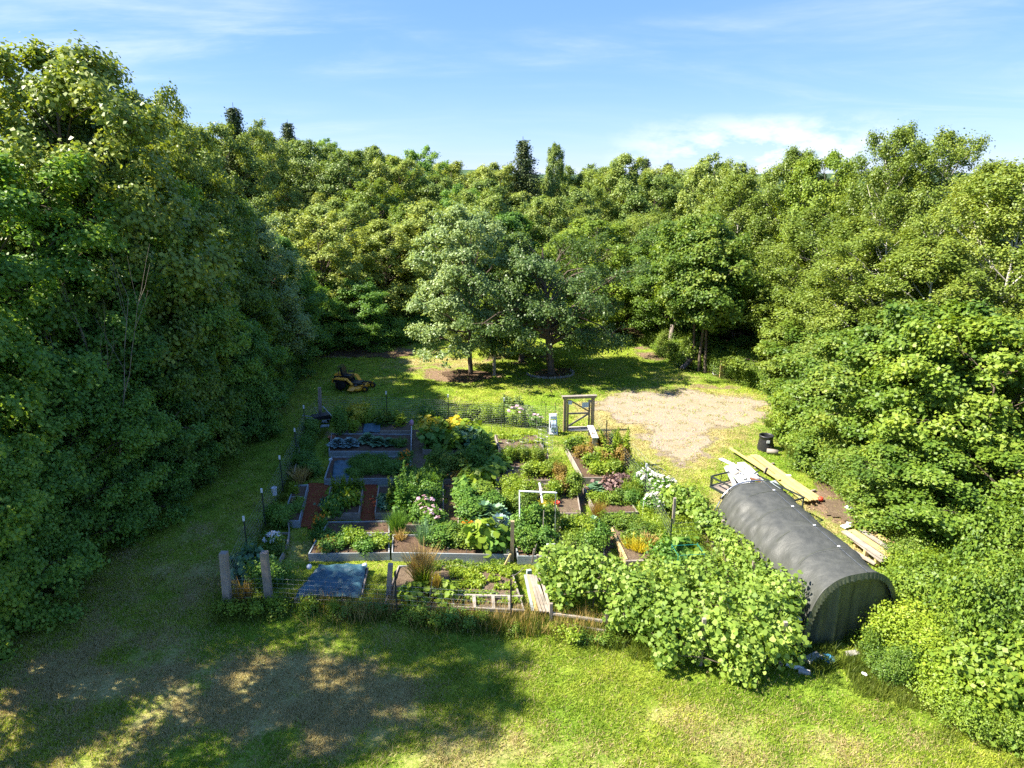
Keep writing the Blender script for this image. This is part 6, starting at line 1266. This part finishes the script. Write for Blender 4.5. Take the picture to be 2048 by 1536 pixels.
# ------------------------------------------------------------------ mower
def mower():
    q = G(706, 776); e = empty('riding_mower', (q.x, q.y, 0), -.30, 1.12, 'yellow and black zero-turn riding mower parked on the lawn', 'mower'); Y_, K, TI, ST = M['mower_yellow'], M['black'], M['tire'], M['darksteel']
    X90 = Matrix.Rotation(math.pi / 2, 4, 'X')
    def wheel(x, y, r, w_, rim):
        o = MB().lathe((0, 0, 0), [(r * .55, -w_ / 2), (r * .93, -w_ / 2), (r, -w_ * .3), (r, w_ * .3), (r * .93, w_ / 2), (r * .55, w_ / 2)], 24, X90, False).build('wheel', TI, e, True); o.location = (x, y, r)
        MB().lathe((0, 0, 0), [(.02, -w_ * .42), (r * .56, -w_ * .38), (r * .56, w_ * .38), (.02, w_ * .42)], 16, X90).build('rim', rim, o); 
    for s in (-1, 1): wheel(-.45, s * .48, .29, .26, K); wheel(.98, s * .42, .15, .11, Y_)
    for s in (-1, 1):
        MB().beam((-.85, s * .26, .34), (1.0, s * .26, .34), .07, .09).build('frame_rail', ST, e); MB().beam((.98, s * .42, .32), (.98, s * .26, .38), .05, .05).build('caster_arm', Y_, e)
        MB().box((-.42, s * .49, .62), (.74, .30, .06), None, .85).build('fender', Y_, e)
        MB().beam((-.05, s * .50, .62), (.22, s * .42, .32), .22, .05).build('fender_front', Y_, e)
        MB().tube([(-.12, s * .30, .62), (-.02, s * .30, .95), (.10, s * .22, .98), (.12, s * .06, .98)], .016, 7).build('control_lever', K, e)
    MB().box((-.72, 0, .52), (.52, .66, .34), None, .86).build('engine', K, e); MB().box((-.74, 0, .74), (.46, .50, .12), None, .75).build('engine_cover', Y_, e)
    MB().beam((-1.02, -.36, .42), (-1.02, .36, .42), .05, .22).build('rear_bumper', Y_, e); MB().box((.25, 0, .36), (.62, .44, .04)).build('foot_plate', K, e)
    MB().box((-.22, 0, .66), (.46, .48, .14), None, .92).build('seat', K, e); b = MB().box((0, 0, .25), (.13, .46, .50), None, .85).build('backrest', K, e); b.location = (-.46, 0, .68); b.rotation_euler = (0, -.22, 0)
    for s in (-1, 1): MB().box((-.24, s * .29, .86), (.34, .06, .05)).build('armrest', K, e)
    for s in (-1, 1): MB().tube([(-.62, s * .30, .5), (-.66, s * .30, 1.2)], .022, 7).build('roll_bar', K, e)
    MB().beam((-.66, -.32, 1.2), (-.66, .32, 1.2), .045, .045).build('roll_bar_top', K, e)
    d = MB(); n = 22; outl = []
    for i in range(n): a = 2 * math.pi * i / n; outl.append((.42 + .40 * math.copysign(abs(math.cos(a)) ** .55, math.cos(a)), .74 * math.copysign(abs(math.sin(a)) ** .6, math.sin(a))))
    for z0, z1, k0, k1 in ((.10, .22, 1, .99), (.22, .25, .99, .90)):
        for i in range(n):
            a, b_ = outl[i], outl[(i + 1) % n]; f = lambda p_, k: (.42 + (p_[0] - .42) * k, p_[1] * k)
            d.poly([(*f(a, k0), z0), (*f(b_, k0), z0), (*f(b_, k1), z1), (*f(a, k1), z1)])
    d.poly([(.42 + (p_[0] - .42) * .9, p_[1] * .9, .25) for p_ in outl]); d.build('deck', Y_, e)
    for s in (-1, 0, 1): MB().lathe((.42, s * .42, .25), [(.10, 0), (.10, .06), (.03, .10)], 12).build('spindle_cover', K if s else ST, e)
    MB().box((.40, -.88, .19), (.36, .26, .03), Matrix.Rotation(.25, 4, 'X')).build('discharge_chute', Y_, e); MB().beam((.80, -.5, .32), (.80, .5, .32), .06, .05).build('front_bar', Y_, e)
mower()
# ------------------------------------------------------------------ round the trees on the lawn
sheet('mulch_ring', [(880, 745), (920, 738), (980, 744), (985, 755), (940, 765), (900, 762)], .012, M['soil'], jag=.35); sheet('mulch_ring', [(1062, 745), (1090, 738), (1140, 736), (1142, 745), (1120, 754), (1080, 755)], .012, M['soil'], jag=.2)
e = empty('stone_ring', tuple(G(1100, 746)), 0, 1, 'low curved ring of stones round the old apple tree', 'stone ring'); o0 = G(1100, 746)
for i in range(30):
    a = -2.9 + i * .115; p_ = Vector((1.55 * math.cos(a), 1.25 * math.sin(a), .04)); s_ = random.uniform(.8, 1.2)
    MB().box(p_, (.17 * s_, .14, .12 * s_), Matrix.Rotation(a + 1.57 + random.uniform(-.2, .2), 4, 'Z') @ Matrix.Rotation(random.uniform(-.15, .15), 4, 'X'), .72).build('stone', M['stone'], e)
q = G(988, 750); e = empty('hand_pump', (q.x, q.y, 0), .2, 1, 'old dark hand pump on a thick wooden post beside the silver maple', 'pump')
MB().beam((0, 0, -.05), (.05, 0, 1.5), .17, .17).build('post', M['oldwood'], e); MB().lathe((.05, 0, 1.5), [(.09, 0), (.10, .12), (.06, .22), (.08, .26), (.02, .30)], 12).build('pump_head', M['rust'], e); MB().tube([(.05, 0, 1.66), (.25, 0, 1.62), (.34, 0, 1.35)], .02, 6).build('spout', M['rust'], e); MB().tube([(.05, 0, 1.72), (-.22, 0, 1.6), (-.3, 0, 1.3)], .016, 6).build('pump_handle', M['rust'], e)
q = G(1043, 722); e = empty('stump_seat', (q.x, q.y, 0), 0, 1, 'cut tree stump with a pale sawn top among the saplings', 'stump'); MB().lathe((0, 0, 0), [(.24, 0), (.19, .1), (.18, .5), (.17, .51)], 14).build('trunk', M['bark'], e); MB().lathe((0, 0, .51), [(.165, 0), (.16, .015), (.01, .016)], 14).build('sawn_top', M['palewood'], e)
# heap beside the grey trunks
for i, (a, b, l, r_, la) in enumerate(((1362, 728, .9, .16, 'black plastic pipe roll leaning on the grey trunks, outermost'), (1370, 734, .9, .14, 'black plastic pot stack leaning on the grey trunks'), (1376, 736, .8, .13, 'black pot stack nearest the grey trunks'))):
    q = G(a, b, .2); o = MB().lathe((0, 0, 0), [(r_ * .7, 0), (r_, l), (r_ * .9, l), (r_ * .6, .1)], 12, Matrix.Rotation(1.05 - i * .2, 4, 'Y'), False).build('pot_stack', M['black'], None, True); o.location = (q.x - .3, q.y, .12); tag(o, la, 'pots')
for i in range(5): q = G(1370 + i * 4, 738 - i); o = MB().tube([(0, 0, 0), (.25 - i * .02, .1, 1.4)], .025, 6).build('leaning_stick', M['deadwood']); o.location = q; tag(o, 'grey stick leaning on the trunks beside the black pots', 'stick', 'sticks leaning on the trunks')
for a, b, r0, h_, m, la in ((1337, 716, .2, 2.4, 'deadwood', 'broken pale trunk standing at the corner of the clearing'),):
    q = G(a, b); o = MB().tube([(0, 0, -.1), (.05, 0, h_ * .5), (.15, .1, h_)], [r0, r0 * .85, r0 * .65], 9).build('bare_trunk', M[m], None, True); o.location = q; tag(o, la, 'tree trunk')
q = G(1447, 755); tag(MB().box((q.x, q.y, .55), (.62, .06, 1.1), Matrix.Rotation(.3, 4, 'Z')).build('plywood_board', M['newwood']), 'orange plywood board standing against the shrubs', 'board'); q = G(1432, 748); e = empty('wire_crate', (q.x, q.y, 0), 0, 1, 'white wire crate standing beside the orange board', 'crate')
for dx in (-.2, .2):
    for dy in (-.15, .15): MB().tube([(dx, dy, 0), (dx, dy, .5)], .012, 5).build('leg', M['white'], e)
for z in (.02, .25, .5):
    for p_, q_ in (((-.2, -.15), (.2, -.15)), ((-.2, .15), (.2, .15)), ((-.2, -.15), (-.2, .15)), ((.2, -.15), (.2, .15))): MB().tube([(*p_, z), (*q_, z)], .010, 5).build('wire', M['white'], e)
# offscreen maples whose shadow falls on the near lawn
for x_, y_, h_ in ((-17.0, 13.9, 17.0),): place(BI[0], x_, y_, 0, h_, 4, None, 'maple', None, 'maple standing within the shaded wood beside the mown strip', 'tree', 'maples of the shaded wood')
